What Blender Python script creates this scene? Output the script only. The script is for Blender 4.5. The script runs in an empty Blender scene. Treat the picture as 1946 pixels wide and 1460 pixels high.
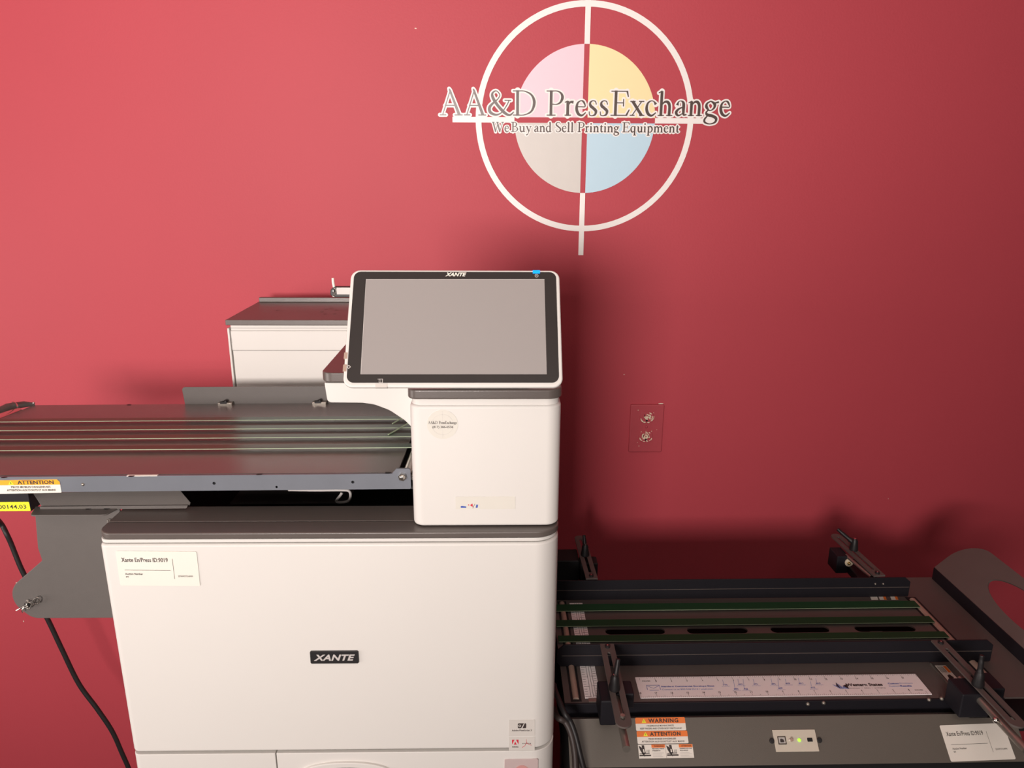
import bpy, bmesh, math, random
from mathutils import Vector, Matrix
random.seed(7)
SC = bpy.context.scene
COL = SC.collection
ZO = 0.36                      # height of the working origin above the floor

# ------------------------------------------------------------------ camera
CAMF, PITCH, YAW, ROLL = 1416.2, 16.0, 1.1, 0.28
CP = Vector((0, 0, 1.40))
def cam_axes():
    p, y, r = (math.radians(a) for a in (PITCH, YAW, ROLL))
    f = Vector((math.sin(y)*math.cos(p), math.cos(y)*math.cos(p), -math.sin(p)))
    right = Vector((math.cos(y), -math.sin(y), 0))
    up = right.cross(f)
    return right*math.cos(r)+up*math.sin(r), -right*math.sin(r)+up*math.cos(r), f
CR, CU, CF = cam_axes()
cd = bpy.data.cameras.new('camera'); cam = bpy.data.objects.new('camera', cd); COL.objects.link(cam)
cd.sensor_width = 36; cd.lens = CAMF*36/1946; cd.clip_start = 0.02
m = Matrix((CR, CU, -CF)).transposed().to_4x4(); m.translation = CP + Vector((0, 0, ZO)); cam.matrix_world = m
SC.camera = cam

# ------------------------------------------------------------------ view, world, lights
SC.view_settings.view_transform = 'Standard'; SC.view_settings.look = 'None'
SC.view_settings.exposure = 0.0; SC.view_settings.gamma = 1.0; SC.view_settings.use_curve_mapping = False
w = bpy.data.worlds.new('world'); SC.world = w; w.use_nodes = True
w.node_tree.nodes['Background'].inputs[0].default_value = (1, .93, .85, 1)
w.node_tree.nodes['Background'].inputs[1].default_value = 0.3
def area(name, loc, target, sx, sy, power, col):
    l = bpy.data.lights.new(name, 'AREA'); l.shape = 'RECTANGLE'; l.size = sx; l.size_y = sy
    l.energy = power; l.color = col
    o = bpy.data.objects.new(name, l); COL.objects.link(o)
    o.location = Vector(loc)+Vector((0, 0, ZO))
    o.rotation_euler = (Vector(target)-Vector(loc)).to_track_quat('-Z', 'Y').to_euler()
    return o
key = area('key_lamp', (-.82, -2.4, 1.48), (-.40, 1.65, 2.0), .95, .75, 32, (1, .90, .85)); key.data.spread = math.radians(80)
area('side_lamp', (-2.4, 0, .88), (-.5, 1.6, .85), 1.3, .9, 26, (1, .90, .85))
area('ceiling_fill', (.3, -.6, 2.33), (.3, -.2, 0), 1.2, .6, 7, (1, .91, .86))  # unseen overhead fill, added for more light on level surfaces

# ------------------------------------------------------------------ materials
def mat(name, col, rough=.5, metal=0., noise=0., nscale=40., bump=0., bscale=300., spec=.5, emit=0., alpha=1., trans=0.):
    M = bpy.data.materials.new(name); M.use_nodes = True
    nt = M.node_tree; b = nt.nodes['Principled BSDF']
    b.inputs['Base Color'].default_value = (*col, 1); b.inputs['Roughness'].default_value = rough
    b.inputs['Metallic'].default_value = metal; b.inputs['Specular IOR Level'].default_value = spec
    if alpha < 1: b.inputs['Alpha'].default_value = alpha
    if trans: b.inputs['Transmission Weight'].default_value = trans
    if emit: b.inputs['Emission Color'].default_value = (*col, 1); b.inputs['Emission Strength'].default_value = emit
    tc = nt.nodes.new('ShaderNodeTexCoord')
    if noise:
        n = nt.nodes.new('ShaderNodeTexNoise'); n.inputs['Scale'].default_value = nscale; n.inputs['Detail'].default_value = 4
        nt.links.new(tc.outputs['Object'], n.inputs['Vector'])
        mx = nt.nodes.new('ShaderNodeMix'); mx.data_type = 'RGBA'
        mx.inputs['A'].default_value = (*[c*(1-noise) for c in col], 1)
        mx.inputs['B'].default_value = (*[min(1, c*(1+noise)) for c in col], 1)
        nt.links.new(n.outputs['Fac'], mx.inputs['Factor']); nt.links.new(mx.outputs['Result'], b.inputs['Base Color'])
    if bump:
        n = nt.nodes.new('ShaderNodeTexNoise'); n.inputs['Scale'].default_value = bscale; n.inputs['Detail'].default_value = 3
        nt.links.new(tc.outputs['Object'], n.inputs['Vector'])
        bp = nt.nodes.new('ShaderNodeBump'); bp.inputs['Strength'].default_value = bump; bp.inputs['Distance'].default_value = .001
        nt.links.new(n.outputs['Fac'], bp.inputs['Height']); nt.links.new(bp.outputs['Normal'], b.inputs['Normal'])
    return M
def s2l(r, g, b):
    f = lambda c: (c/255/12.92) if c/255 <= .04045 else ((c/255+.055)/1.055)**2.4
    return (f(r), f(g), f(b))
M = {}
M['red'] = mat('red_wall_paint', (.47, .060, .080), .55, noise=.04, nscale=3, bump=.25, bscale=220, spec=.3)
M['redplate'] = mat('red_painted_plate', (.44, .062, .080), .4, noise=.06, nscale=60, bump=.2, bscale=150)
M['room'] = mat('dim_wall_paint', (.20, .18, .16), .7, bump=.2)  # for the unseen walls, kept dark to cut bounced light
M['ceil'] = mat('ceiling_tile', (.72, .69, .64), .8, bump=.4, bscale=120)
M['floor'] = mat('grey_carpet', (.10, .095, .09), .95, noise=.3, nscale=200, bump=1, bscale=500)
M['white'] = mat('white_plastic', (.72, .70, .665), .42, noise=.015, nscale=8, bump=.06, bscale=900, spec=.35)
M['whiteshade'] = mat('white_plastic_shaded', (.30, .28, .26), .6, bump=.05)  # white plastic with the shade of recess and grooves put into its colour
M['dark'] = mat('dark_brown_plastic', (.112, .094, .085), .34, noise=.08, nscale=30, bump=.10, bscale=900, spec=.75)
M['grey'] = mat('grey_powder_coat', (.118, .107, .100), .42, noise=.05, nscale=60, bump=.18, bscale=1200)
M['deck'] = mat('grey_satin_deck', (.150, .134, .125), .27, noise=.06, nscale=20, bump=.10, bscale=1200, spec=.7)
M['steel'] = mat('blue_grey_steel', (.18, .195, .225), .38, metal=.25, noise=.08, nscale=30, bump=.06)
M['chrome'] = mat('bright_steel', (.72, .69, .64), .22, metal=1, noise=.05, nscale=100)
M['zinc'] = mat('dull_zinc', (.35, .32, .28), .4, metal=.8, noise=.1, nscale=80)
M['black'] = mat('black_rubber', (.012, .011, .012), .5, noise=.2, nscale=60)
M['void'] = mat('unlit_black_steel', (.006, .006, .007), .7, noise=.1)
M['char'] = mat('charcoal_steel', (.012, .0110, .015), .55, noise=.1, nscale=30, bump=.12, bscale=900, spec=.28)
M['brown'] = mat('brown_grey_steel', (.108, .088, .080), .58, noise=.08, nscale=30, bump=.15, bscale=1000)
M['slope'] = mat('olive_grey_steel', (.125, .110, .092), .45, noise=.08, nscale=12, bump=.15, bscale=1000)
M['belt'] = mat('green_belt', (.018, .070, .036), .30, noise=.1, nscale=40, bump=.08)
M['belt2'] = mat('dark_green_belt', (.012, .062, .024), .62, noise=.1, nscale=40, bump=.08, spec=.25)
M['beltedge'] = mat('pale_green_belt_edge', (.38, .48, .32), .5, noise=.1, nscale=90)
M['glass'] = mat('black_glass_bezel', (.028, .024, .023), .24, noise=.05, spec=.5)
M['screen'] = mat('grey_matte_screen', (.33, .305, .295), .33, noise=.02, nscale=5, bump=.08, bscale=1500, spec=.5)
M['mark'] = mat('pale_grey_print', (.55, .52, .50), .5, noise=.02)
M['ink'] = mat('dark_brown_ink', (.045, .033, .030), .5, noise=.1)
M['inkgrey'] = mat('brown_grey_vinyl', (.085, .06, .052), .32, noise=.1, nscale=20)
M['vinyl'] = mat('cream_vinyl', (.88, .85, .82), .45, noise=.015, bump=.08, bscale=220)
M['pink'] = mat('pale_pink_vinyl', (.88, .62, .70), .45, noise=.015, bump=.08, bscale=220)
M['yellow'] = mat('pale_yellow_vinyl', (.90, .77, .42), .45, noise=.015, bump=.08, bscale=220)
M['blue'] = mat('pale_blue_vinyl', (.50, .70, .82), .45, noise=.015, bump=.08, bscale=220)
M['greyv'] = mat('pale_grey_vinyl', (.64, .61, .57), .45, noise=.03, bump=.08, bscale=220)
M['label'] = mat('white_label', (.84, .80, .72), .4, noise=.02)
M['orange'] = mat('orange_label_print', (.85, .20, .03), .4, noise=.02)
M['amber'] = mat('amber_label_print', (.95, .42, .02), .4, noise=.02)
M['lemon'] = mat('bright_yellow_label', (.93, .90, .03), .4, noise=.02)
M['cyanled'] = mat('blue_lit_button', (.0, .28, .95), .3, emit=.9, noise=.01)
M['greenled'] = mat('green_lit_lamp', (.35, .95, .05), .3, emit=1.2, noise=.01)
M['redpr'] = mat('red_print', (.65, .02, .05), .4, noise=.02)
M['bluepr'] = mat('blue_print', (.05, .10, .45), .4, noise=.02)
M['ltblue'] = mat('light_blue_print', (.22, .30, .60), .4, noise=.02)
M['cream'] = mat('beige_plastic', (.78, .68, .50), .5, noise=.1, nscale=100)
M['beigepl'] = mat('beige_steel_plate', (.64, .58, .48), .45, noise=.05)
M['tan'] = mat('tan_roller_sleeve', (.42, .30, .24), .45, noise=.08, nscale=80)
M['rulerw'] = mat('white_ruler_plastic', (.97, .92, .91), .45, noise=.02)
M['tape'] = mat('clear_tape', (.735, .712, .645), .2, noise=.02)
M['lamp'] = mat('frosted_pink_window', (.55, .44, .43), .3, noise=.03)
M['lampred'] = mat('frosted_red_spot', (.60, .30, .28), .35, noise=.05)
M['dust'] = mat('pale_dust', (.22, .17, .16), .8, noise=.3, nscale=200)
M['brass'] = mat('brass', (.55, .40, .16), .3, metal=.9, noise=.1)
M['chip'] = mat('exposed_plaster', (.75, .62, .52), .8, noise=.1, nscale=200)

# ------------------------------------------------------------------ geometry helpers
def V(*a): return Vector(a)
class F:                                          # a flat work plane: origin, two directions, normal
    def __init__(s, o, u, v): s.o = Vector(o); s.u = Vector(u).normalized(); s.v = Vector(v).normalized(); s.n = s.u.cross(s.v)
    def p(s, x, y, h=0): return s.o + s.u*x + s.v*y + s.n*h
    def loc(s, px, py):                           # where the sight line of a photo pixel meets this plane
        r = CF + CR*((px-973)/CAMF) - CU*((py-730)/CAMF)
        q = CP + r*((s.o-CP).dot(s.n)/r.dot(s.n)) - s.o
        return q.dot(s.u), q.dot(s.v)
    def sub(s, x, y, ang=0):
        c, k = math.cos(ang), math.sin(ang)
        return F(s.p(x, y), s.u*c+s.v*k, s.v*c-s.u*k)
    def h(s, d): return F(s.o+s.n*d, s.u, s.v)
class G:
    def __init__(s): s.v = []; s.f = []; s.mi = []
    def add(s, vs, fs, m=0):
        b = len(s.v); s.v += [Vector(a) for a in vs]; s.f += [[b+i for i in f] for f in fs]; s.mi += [m]*len(fs); return s
    def box(s, x0, x1, y0, y1, z0, z1, m=0):
        return s.fprism(F((0, 0, 0), (1, 0, 0), (0, 1, 0)), [(x0, y0), (x1, y0), (x1, y1), (x0, y1)], z0, z1, m)
    def fprism(s, fr, pts, h0, h1, m=0, mside=None):
        n = len(pts)
        if sum(pts[i][0]*pts[(i+1) % n][1]-pts[(i+1) % n][0]*pts[i][1] for i in range(n)) < 0: pts = pts[::-1]
        vs = [fr.p(x, y, h0) for x, y in pts]+[fr.p(x, y, h1) for x, y in pts]
        s.add(vs, [list(range(n))[::-1], list(range(n, 2*n))], m)
        b = len(s.v)-2*n
        for i in range(n):
            j = (i+1) % n; s.f.append([b+i, b+j, b+n+j, b+n+i]); s.mi.append(m if mside is None else mside)
        return s
    def tube(s, pts, r, n=10, m=0, cap=True):
        pts = [Vector(p) for p in pts]; rs = r if isinstance(r, (list, tuple)) else [r]*len(pts)
        b = len(s.v); up = None
        for i, p in enumerate(pts):
            t = (pts[min(i+1, len(pts)-1)]-pts[max(i-1, 0)]).normalized()
            if up is None: up = t.orthogonal().normalized()
            up = (up-t*up.dot(t)).normalized(); q = t.cross(up)
            for k in range(n):
                a = 2*math.pi*k/n; s.v.append(p+(up*math.cos(a)+q*math.sin(a))*rs[i])
        for i in range(len(pts)-1):
            for k in range(n):
                k2 = (k+1) % n; s.f.append([b+i*n+k, b+i*n+k2, b+(i+1)*n+k2, b+(i+1)*n+k]); s.mi.append(m)
        if cap:
            s.f.append([b+k for k in range(n)][::-1]); s.mi.append(m)
            s.f.append([b+(len(pts)-1)*n+k for k in range(n)]); s.mi.append(m)
        return s
    def cyl(s, a, b, r, n=24, m=0): return s.tube([a, b], r, n, m)
    def ball(s, c, r, m=0, sq=1.):
        pts = []; rs = []
        for i in range(9):
            a = math.pi*i/8; pts.append(Vector(c)+V(0, 0, -math.cos(a)*r*sq)); rs.append(max(1e-5, math.sin(a)*r))
        return s.tube(pts, rs, 14, m)
    def curve(s, fr, loops, h0, h1, m=0, mside=None):    # plate with holes
        c = bpy.data.curves.new('t', 'CURVE'); c.dimensions = '2D'; c.fill_mode = 'BOTH'; c.extrude = (h1-h0)/2
        for lp in loops:
            sp = c.splines.new('POLY'); sp.points.add(len(lp)-1); sp.use_cyclic_u = True
            for q, (x, y) in zip(sp.points, lp): q.co = (x, y, 0, 1)
        return s._conv(c, fr, (h0+h1)/2, m, mside)
    def _conv(s, c, fr, h, m, mside=None, fn=None):
        o = bpy.data.objects.new('t', c); me = bpy.data.meshes.new_from_object(o)
        b = len(s.v)
        for v in me.vertices:
            x, y = (v.co.x, v.co.y) if fn is None else fn(v.co.x, v.co.y)
            s.v.append(fr.p(x, y, h+v.co.z))
        for p in me.polygons:
            s.f.append([b+i for i in p.vertices]); s.mi.append(m if (mside is None or abs(p.normal.z) > .5) else mside)
        bpy.data.objects.remove(o); bpy.data.meshes.remove(me); bpy.data.curves.remove(c)
        return s
    def text(s, fr, body, x0, y0, w, hgt, h0=.0006, bold=0., shear=0., m=0, sp=1.):
        """lettering fitted into the box x0..x0+w, y0..y0+hgt of a plane"""
        c = bpy.data.curves.new('t', 'FONT'); c.body = body; c.size = 1; c.offset = bold; c.shear = shear
        c.resolution_u = 2; c.fill_mode = 'FRONT'; c.space_character = sp
        o = bpy.data.objects.new('t', c); me = bpy.data.meshes.new_from_object(o)
        if not me.vertices: return s
        xs = [v.co.x for v in me.vertices]; ys = [v.co.y for v in me.vertices]
        ax, ay = min(xs), min(ys); kx = w/(max(xs)-ax); ky = hgt/(max(ys)-ay)
        b = len(s.v)
        for v in me.vertices: s.v.append(fr.p(x0+(v.co.x-ax)*kx, y0+(v.co.y-ay)*ky, h0))
        for p in me.polygons: s.f.append([b+i for i in p.vertices]); s.mi.append(m)
        bpy.data.objects.remove(o); bpy.data.meshes.remove(me); bpy.data.curves.remove(c)
        return s
    def rect(s, fr, x0, y0, x1, y1, h=.0005, m=0):
        return s.add([fr.p(x0, y0, h), fr.p(x1, y0, h), fr.p(x1, y1, h), fr.p(x0, y1, h)], [[0, 1, 2, 3]], m)
    def flat(s, fr, pts, h=.0005, m=0):
        return s.add([fr.p(x, y, h) for x, y in pts], [list(range(len(pts)))], m)
    def line(s, fr, pts, wd, h=.0005, m=0):
        return s.ribbon(fr, [(x, y, wd) for x, y in pts], h, m)
    def ribbon(s, fr, pts, h, m=0, caps=False):
        n = len(pts); b = len(s.v)
        for i, (x, y, w_) in enumerate(pts):
            ax, ay, _ = pts[max(i-1, 0)]; bx, by, _ = pts[min(i+1, n-1)]
            dx, dy = bx-ax, by-ay; l = math.hypot(dx, dy) or 1; nx, ny = -dy/l*w_/2, dx/l*w_/2
            s.v += [fr.p(x-nx, y-ny, h), fr.p(x+nx, y+ny, h)]
        for i in range(n-1): s.f.append([b+2*i, b+2*i+2, b+2*i+3, b+2*i+1]); s.mi.append(m)
        if caps:
            for x, y, w_ in (pts[0], pts[-1]): s.flat(fr, circ(x, y, w_/2, 14), h, m)
        return s
    def build(s, name, mats, parent=None, bevel=0., seg=3, smooth=True, top=None, weld=False):
        """one mesh object; parent = Empty/object (part) or None (thing)"""
        org = Vector((0, 0, 0))
        if parent is not None:
            r = parent
            while r.parent: r = r.parent
            org = r['_org'] if '_org' in r else (0, 0, 0); org = Vector(org)
        elif top is not None: org = Vector(top)
        me = bpy.data.meshes.new(name); me.from_pydata([v-org for v in s.v], [], s.f)
        for mm in (mats if isinstance(mats, (list, tuple)) else [mats]): me.materials.append(M[mm])
        for p, i in zip(me.polygons, s.mi): p.material_index = i
        bm = bmesh.new(); bm.from_mesh(me)
        if weld: bmesh.ops.remove_doubles(bm, verts=bm.verts, dist=1e-6)
        bmesh.ops.recalc_face_normals(bm, faces=bm.faces); bm.to_mesh(me); bm.free()
        if smooth: me.shade_smooth(); me.set_sharp_from_angle(angle=math.radians(38))
        o = bpy.data.objects.new(name, me); COL.objects.link(o)
        if parent is not None: o.parent = parent
        else: o.location = org+V(0, 0, ZO); o['_org'] = list(org)
        if bevel:
            b = o.modifiers.new('bevel', 'BEVEL'); b.width = bevel; b.segments = seg; b.limit_method = 'ANGLE'; b.angle_limit = math.radians(40); b.harden_normals = True
        return o
def circ(x, y, r, n=32, a0=0, a1=360, ry=None):
    full = abs(a1-a0) >= 360
    return [(x+r*math.cos(math.radians(a0+(a1-a0)*i/(n if full else n-1))), y+(ry or r)*math.sin(math.radians(a0+(a1-a0)*i/(n if full else n-1)))) for i in range(n)]
def rpoly(pts, n=8):
    """polygon with rounded corners: pts = (x, y, radius)"""
    out = []; k = len(pts)
    for i in range(k):
        x, y, r = pts[i]; a = Vector(pts[i-1][:2])-Vector((x, y)); b = Vector(pts[(i+1) % k][:2])-Vector((x, y))
        if r <= 0: out.append((x, y)); continue
        a.normalize(); b.normalize(); th = a.angle(b); d = r/math.tan(th/2)
        c = Vector((x, y))+(a+b).normalized()*(r/math.sin(th/2)); p0 = Vector((x, y))+a*d; p1 = Vector((x, y))+b*d
        a0 = math.atan2(p0.y-c.y, p0.x-c.x); a1 = math.atan2(p1.y-c.y, p1.x-c.x)
        da = (a1-a0+math.pi) % (2*math.pi)-math.pi
        out += [(c.x+r*math.cos(a0+da*j/n), c.y+r*math.sin(a0+da*j/n)) for j in range(n+1)]
    return out
def rrect(x0, y0, x1, y1, r, n=8): return rpoly([(x0, y0, r), (x1, y0, r), (x1, y1, r), (x0, y1, r)], n)
def spline(pts, sub=8):
    P = [Vector(p) for p in pts]; out = []
    for i in range(len(P)-1):
        p0, p1, p2, p3 = P[max(i-1, 0)], P[i], P[i+1], P[min(i+2, len(P)-1)]
        for j in range(sub):
            t = j/sub; out.append(.5*((2*p1)+(p2-p0)*t+(2*p0-5*p1+4*p2-p3)*t*t+(3*p1-p0-3*p2+p3)*t**3))
    return out+[P[-1]]
def thing(name, label, cat, loc, group=None, rot=None):
    o = bpy.data.objects.new(name, None); COL.objects.link(o); o.empty_display_size = .05
    o.location = Vector(loc)+V(0, 0, ZO); o['_org'] = list(loc); o['label'] = label; o['category'] = cat
    if group: o['group'] = group
    if rot: o.rotation_euler = rot
    return o
def each(name, mats, parent, fns, **k):
    for fn in fns:
        g = G(); fn(g); g.build(name, mats, parent, **k)
def tag(o, label=None, cat=None, group=None, kind=None):
    for k, v_ in (('label', label), ('category', cat), ('group', group), ('kind', kind)):
        if v_: o[k] = v_
    return o
X, Y, Z = (1, 0, 0), (0, 1, 0), (0, 0, 1)

# ------------------------------------------------------------------ serif lettering drawn as strokes
GL = {
'A': (.98, ['l .12 .02 t .46 .98 t', 'l .42 1.06 t .45 1.0 m .84 .02 T', 'l .23 .40 t .66 .40 t', 'l 0 .02 t .27 .02 t', 'l .64 .02 t .98 .02 t']),
'&': (1.15, ['s .93 .60 t .84 .42 t .62 .13 t .38 .03 m .13 .12 T .09 .32 T .26 .51 m .45 .66 t .53 .83 t .38 .98 t .22 .89 m .23 .72 T .43 .42 T .73 .12 T .96 .02 m 1.14 .15 t', 'l .74 .61 t 1.02 .61 t']),
'D': (1.0, ['l .2 0 T .2 1 T', 'l 0 .98 t .3 .98 t', 'l 0 .02 t .3 .02 t', 's .2 .98 t .5 .97 t .8 .82 m .92 .52 T .8 .18 m .5 .03 t .2 .02 t']),
'P': (.76, ['l .2 0 T .2 1 T', 'l 0 .98 t .3 .98 t', 'l .02 .02 t .4 .02 t', 's .2 .98 t .45 .98 t .63 .89 m .69 .72 T .6 .53 m .43 .45 t .27 .46 t']),
'E': (.8, ['l .2 0 T .2 1 T', 'l 0 .98 t .69 .98 t', 'l .67 .99 m .73 .76 t', 'l .2 .52 t .52 .52 t', 'l .53 .67 t .53 .38 t', 'l 0 .02 t .69 .02 t', 'l .67 .02 m .79 .25 t']),
'B': (.74, ['l .2 0 T .2 1 T', 'l 0 .98 t .3 .98 t', 'l 0 .02 t .3 .02 t', 's .2 .98 t .45 .96 t .56 .78 T .45 .57 t .2 .53 t', 's .2 .53 t .5 .51 t .66 .28 T .5 .05 t .2 .02 t']),
'W': (1.3, ['l .13 .98 T .4 0 T', 'l .4 0 t .64 .9 t', 'l .58 .98 T .86 0 T', 'l .86 0 t 1.16 .98 t', 'l 0 .98 t .28 .98 t', 'l .46 .98 t .72 .98 t', 'l 1.02 .98 t 1.3 .98 t']),
'S': (.6, ['s .5 .76 t .46 .92 t .3 .99 t .12 .9 m .1 .72 T .3 .54 T .5 .36 T .52 .16 T .36 .01 t .14 .04 t .06 .26 t']),
'r': (.43, ['l .15 0 T .15 .58 T', 'l .02 .02 t .3 .02 t', 'l .02 .53 t .15 .59 t', 's .16 .40 t .26 .54 m .39 .54 T']),
'e': (.47, ['s .08 .36 t .25 .36 t .43 .37 t .36 .55 m .24 .6 t .1 .5 m .06 .28 T .14 .08 T .3 .01 m .46 .13 t']),
's': (.36, ['s .32 .45 t .28 .57 t .16 .6 t .06 .52 m .08 .4 T .2 .3 T .31 .19 T .28 .05 m .15 0 t .05 .03 t .03 .17 t']),
'x': (.62, ['l .1 .58 T .5 .02 T', 'l .48 .58 t .1 .02 t', 'l 0 .58 t .22 .58 t', 'l .37 .58 t .59 .58 t', 'l 0 .02 t .2 .02 t', 'l .4 .02 t .62 .02 t']),
'c': (.46, ['s .43 .47 T .34 .58 t .22 .6 t .09 .5 m .05 .28 T .13 .08 T .28 .01 m .45 .13 t']),
'h': (.66, ['l .15 0 T .15 .98 T', 'l .02 .92 t .16 1.0 t', 's .16 .44 t .29 .56 m .42 .55 T .5 .4 T .5 0 T', 'l .02 .02 t .28 .02 t', 'l .38 .02 t .64 .02 t']),
'n': (.66, ['l .15 0 T .15 .58 T', 'l .02 .53 t .16 .6 t', 's .16 .44 t .29 .56 m .42 .55 T .5 .4 T .5 0 T', 'l .02 .02 t .28 .02 t', 'l .38 .02 t .64 .02 t']),
'm': (1.02, ['l .15 0 T .15 .58 T', 'l .02 .53 t .16 .6 t', 's .16 .44 t .29 .56 m .42 .55 T .5 .4 T .5 0 T', 's .51 .44 t .64 .56 m .77 .55 T .85 .4 T .85 0 T', 'l .02 .02 t .28 .02 t', 'l .38 .02 t .64 .02 t', 'l .74 .02 t 1.0 .02 t']),
'a': (.5, ['s .09 .44 T .14 .57 t .25 .6 t .35 .5 T .36 .2 T .38 .05 m .5 .06 t', 's .35 .36 t .16 .28 m .06 .14 T .14 .02 m .27 .06 t .36 .16 t']),
'g': (.56, ['s .24 .6 t .09 .5 m .08 .36 T .22 .22 t .38 .32 m .4 .48 T .24 .6 t', 'l .37 .52 t .56 .56 m', 's .16 .24 t .08 .14 m .14 .05 T .35 .0 T .5 -.1 T .46 -.25 m .25 -.32 t .05 -.25 m .04 -.12 m .16 .02 t']),
'u': (.62, ['s .14 .58 T .14 .2 T .22 .04 T .34 .04 m .46 .14 t', 'l .48 .58 T .48 0 T', 'l 0 .57 t .16 .57 t', 'l .34 .57 t .5 .57 t', 'l .48 .02 t .62 .03 t']),
'y': (.58, ['l .1 .58 T .32 .04 T', 's .5 .58 t .3 0 t .16 -.28 m .04 -.28 T', 'l 0 .57 t .2 .57 t', 'l .38 .57 t .58 .57 t']),
'd': (.62, ['l .45 0 T .45 .98 T', 'l .32 .92 t .46 1 t', 's .43 .5 t .28 .6 t .1 .5 m .06 .27 T .14 .06 T .27 .02 m .43 .12 t', 'l .45 .02 t .6 .03 t']),
'l': (.3, ['l .14 0 T .14 .98 T', 'l .01 .92 t .15 1 t', 'l .02 .02 t .28 .02 t']),
'i': (.3, ['l .14 0 T .14 .58 T', 'l .01 .53 t .15 .6 t', 'l .02 .02 t .28 .02 t', 'l .08 .84 T .20 .84 T']),
't': (.36, ['s .15 .74 t .15 .55 T .15 .15 T .22 .02 m .36 .08 t', 'l .02 .57 t .34 .57 t']),
'q': (.62, ['l .45 -.32 T .45 .6 T', 's .43 .5 t .28 .6 t .1 .5 m .06 .27 T .14 .06 T .27 .02 m .43 .12 t', 'l .32 -.31 t .6 -.31 t']),
'p': (.62, ['l .15 -.32 T .15 .6 T', 's .17 .48 t .3 .6 m .46 .52 T .54 .3 T .46 .08 m .3 0 t .17 .1 t', 'l .01 -.31 t .3 -.31 t', 'l .01 .53 t .16 .6 t']),
}
import numpy as np
def glyph_strokes(ch, x0, y0, w_, cap, T, t):
    gw, strokes = GL[ch]; kx = w_/gw; W = {'T': T, 't': t, 'm': (T+t)/2}; out = []
    for st in strokes:
        a = st.split(); pts = [(float(a[i])*kx+x0, float(a[i+1])*cap+y0, W[a[i+2]]*cap) for i in range(1, len(a), 3)]
        out.append([tuple(p) for p in spline(pts, 6)] if a[0] == 's' else pts)
    return out
def word_strokes(word, x0, x1, y0, cap, T, t, gap=.07):
    tot = sum(GL[c][0]+gap for c in word)-gap; k = (x1-x0)/tot; x = x0; out = []
    for c in word: out += glyph_strokes(c, x, y0, GL[c][0]*k, cap, T, t); x += (GL[c][0]+gap)*k
    return out
def serif_word(g, fr, word, x0, x1, y0, cap, T, t, h, grow=0., m=0):
    for st in word_strokes(word, x0, x1, y0, cap, T, t): g.ribbon(fr, st, h, m)
def stroke_sheet(g, fr, strokes, h, grow, cell, m=0):
    """one clean flat sheet covering all strokes, grown outward by `grow`"""
    xs = [p[0] for s_ in strokes for p in s_]; ys = [p[1] for s_ in strokes for p in s_]
    pad = grow+.005; ox, oy = min(xs)-pad, min(ys)-pad; nx = int((max(xs)+pad-ox)/cell)+2; ny = int((max(ys)+pad-oy)/cell)+2
    D = np.full((ny, nx), 1.0)
    for s_ in strokes:
        for (ax, ay, aw), (bx, by, bw) in zip(s_, s_[1:]):
            r = max(aw, bw)/2+grow+3*cell
            i0 = max(0, int((min(ax, bx)-r-ox)/cell)); i1 = min(nx, int((max(ax, bx)+r-ox)/cell)+2)
            j0 = max(0, int((min(ay, by)-r-oy)/cell)); j1 = min(ny, int((max(ay, by)+r-oy)/cell)+2)
            gx = ox+np.arange(i0, i1)*cell; gy = (oy+np.arange(j0, j1)*cell)[:, None]
            dx, dy = bx-ax, by-ay; l2 = dx*dx+dy*dy or 1e-12; l = l2**.5
            tt = ((gx-ax)*dx+(gy-ay)*dy)/l2
            tc = np.clip(tt, 0, 1); wd = (aw+(bw-aw)*tc)/2
            if grow > 0: d = np.hypot(gx-ax-dx*tc, gy-ay-dy*tc)-wd-grow
            else: d = np.maximum(np.abs((gx-ax)*dy-(gy-ay)*dx)/l-wd, np.maximum(-tt*l, (tt-1)*l)-.15*wd)
            D[j0:j1, i0:i1] = np.minimum(D[j0:j1, i0:i1], d)
    I = D < 0
    for j in range(ny-1):
        run = None
        full = I[j, :-1] & I[j, 1:] & I[j+1, :-1] & I[j+1, 1:]
        anyc = I[j, :-1] | I[j, 1:] | I[j+1, :-1] | I[j+1, 1:]
        for i in np.nonzero(anyc)[0].tolist()+[nx+5]:
            isf = i < nx and full[i]
            if run is not None and not (isf and i == run[1]):
                g.rect(fr, ox+run[0]*cell, oy+j*cell, ox+run[1]*cell, oy+(j+1)*cell, h, m); run = None
            if i > nx: break
            if isf: run = (run[0], i+1) if run else (i, i+1); continue
            co = [(i, j), (i+1, j), (i+1, j+1), (i, j+1)]; P = []
            for q in range(4):
                (a, b), (c_, d_) = co[q], co[(q+1) % 4]; va, vb = D[b, a], D[d_, c_]
                if va < 0: P.append((a, b))
                if (va < 0) != (vb < 0): f_ = va/(va-vb); P.append((a+(c_-a)*f_, b+(d_-b)*f_))
            if len(P) > 2: g.flat(fr, [(ox+x*cell, oy+y*cell) for x, y in P], h, m)

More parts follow.
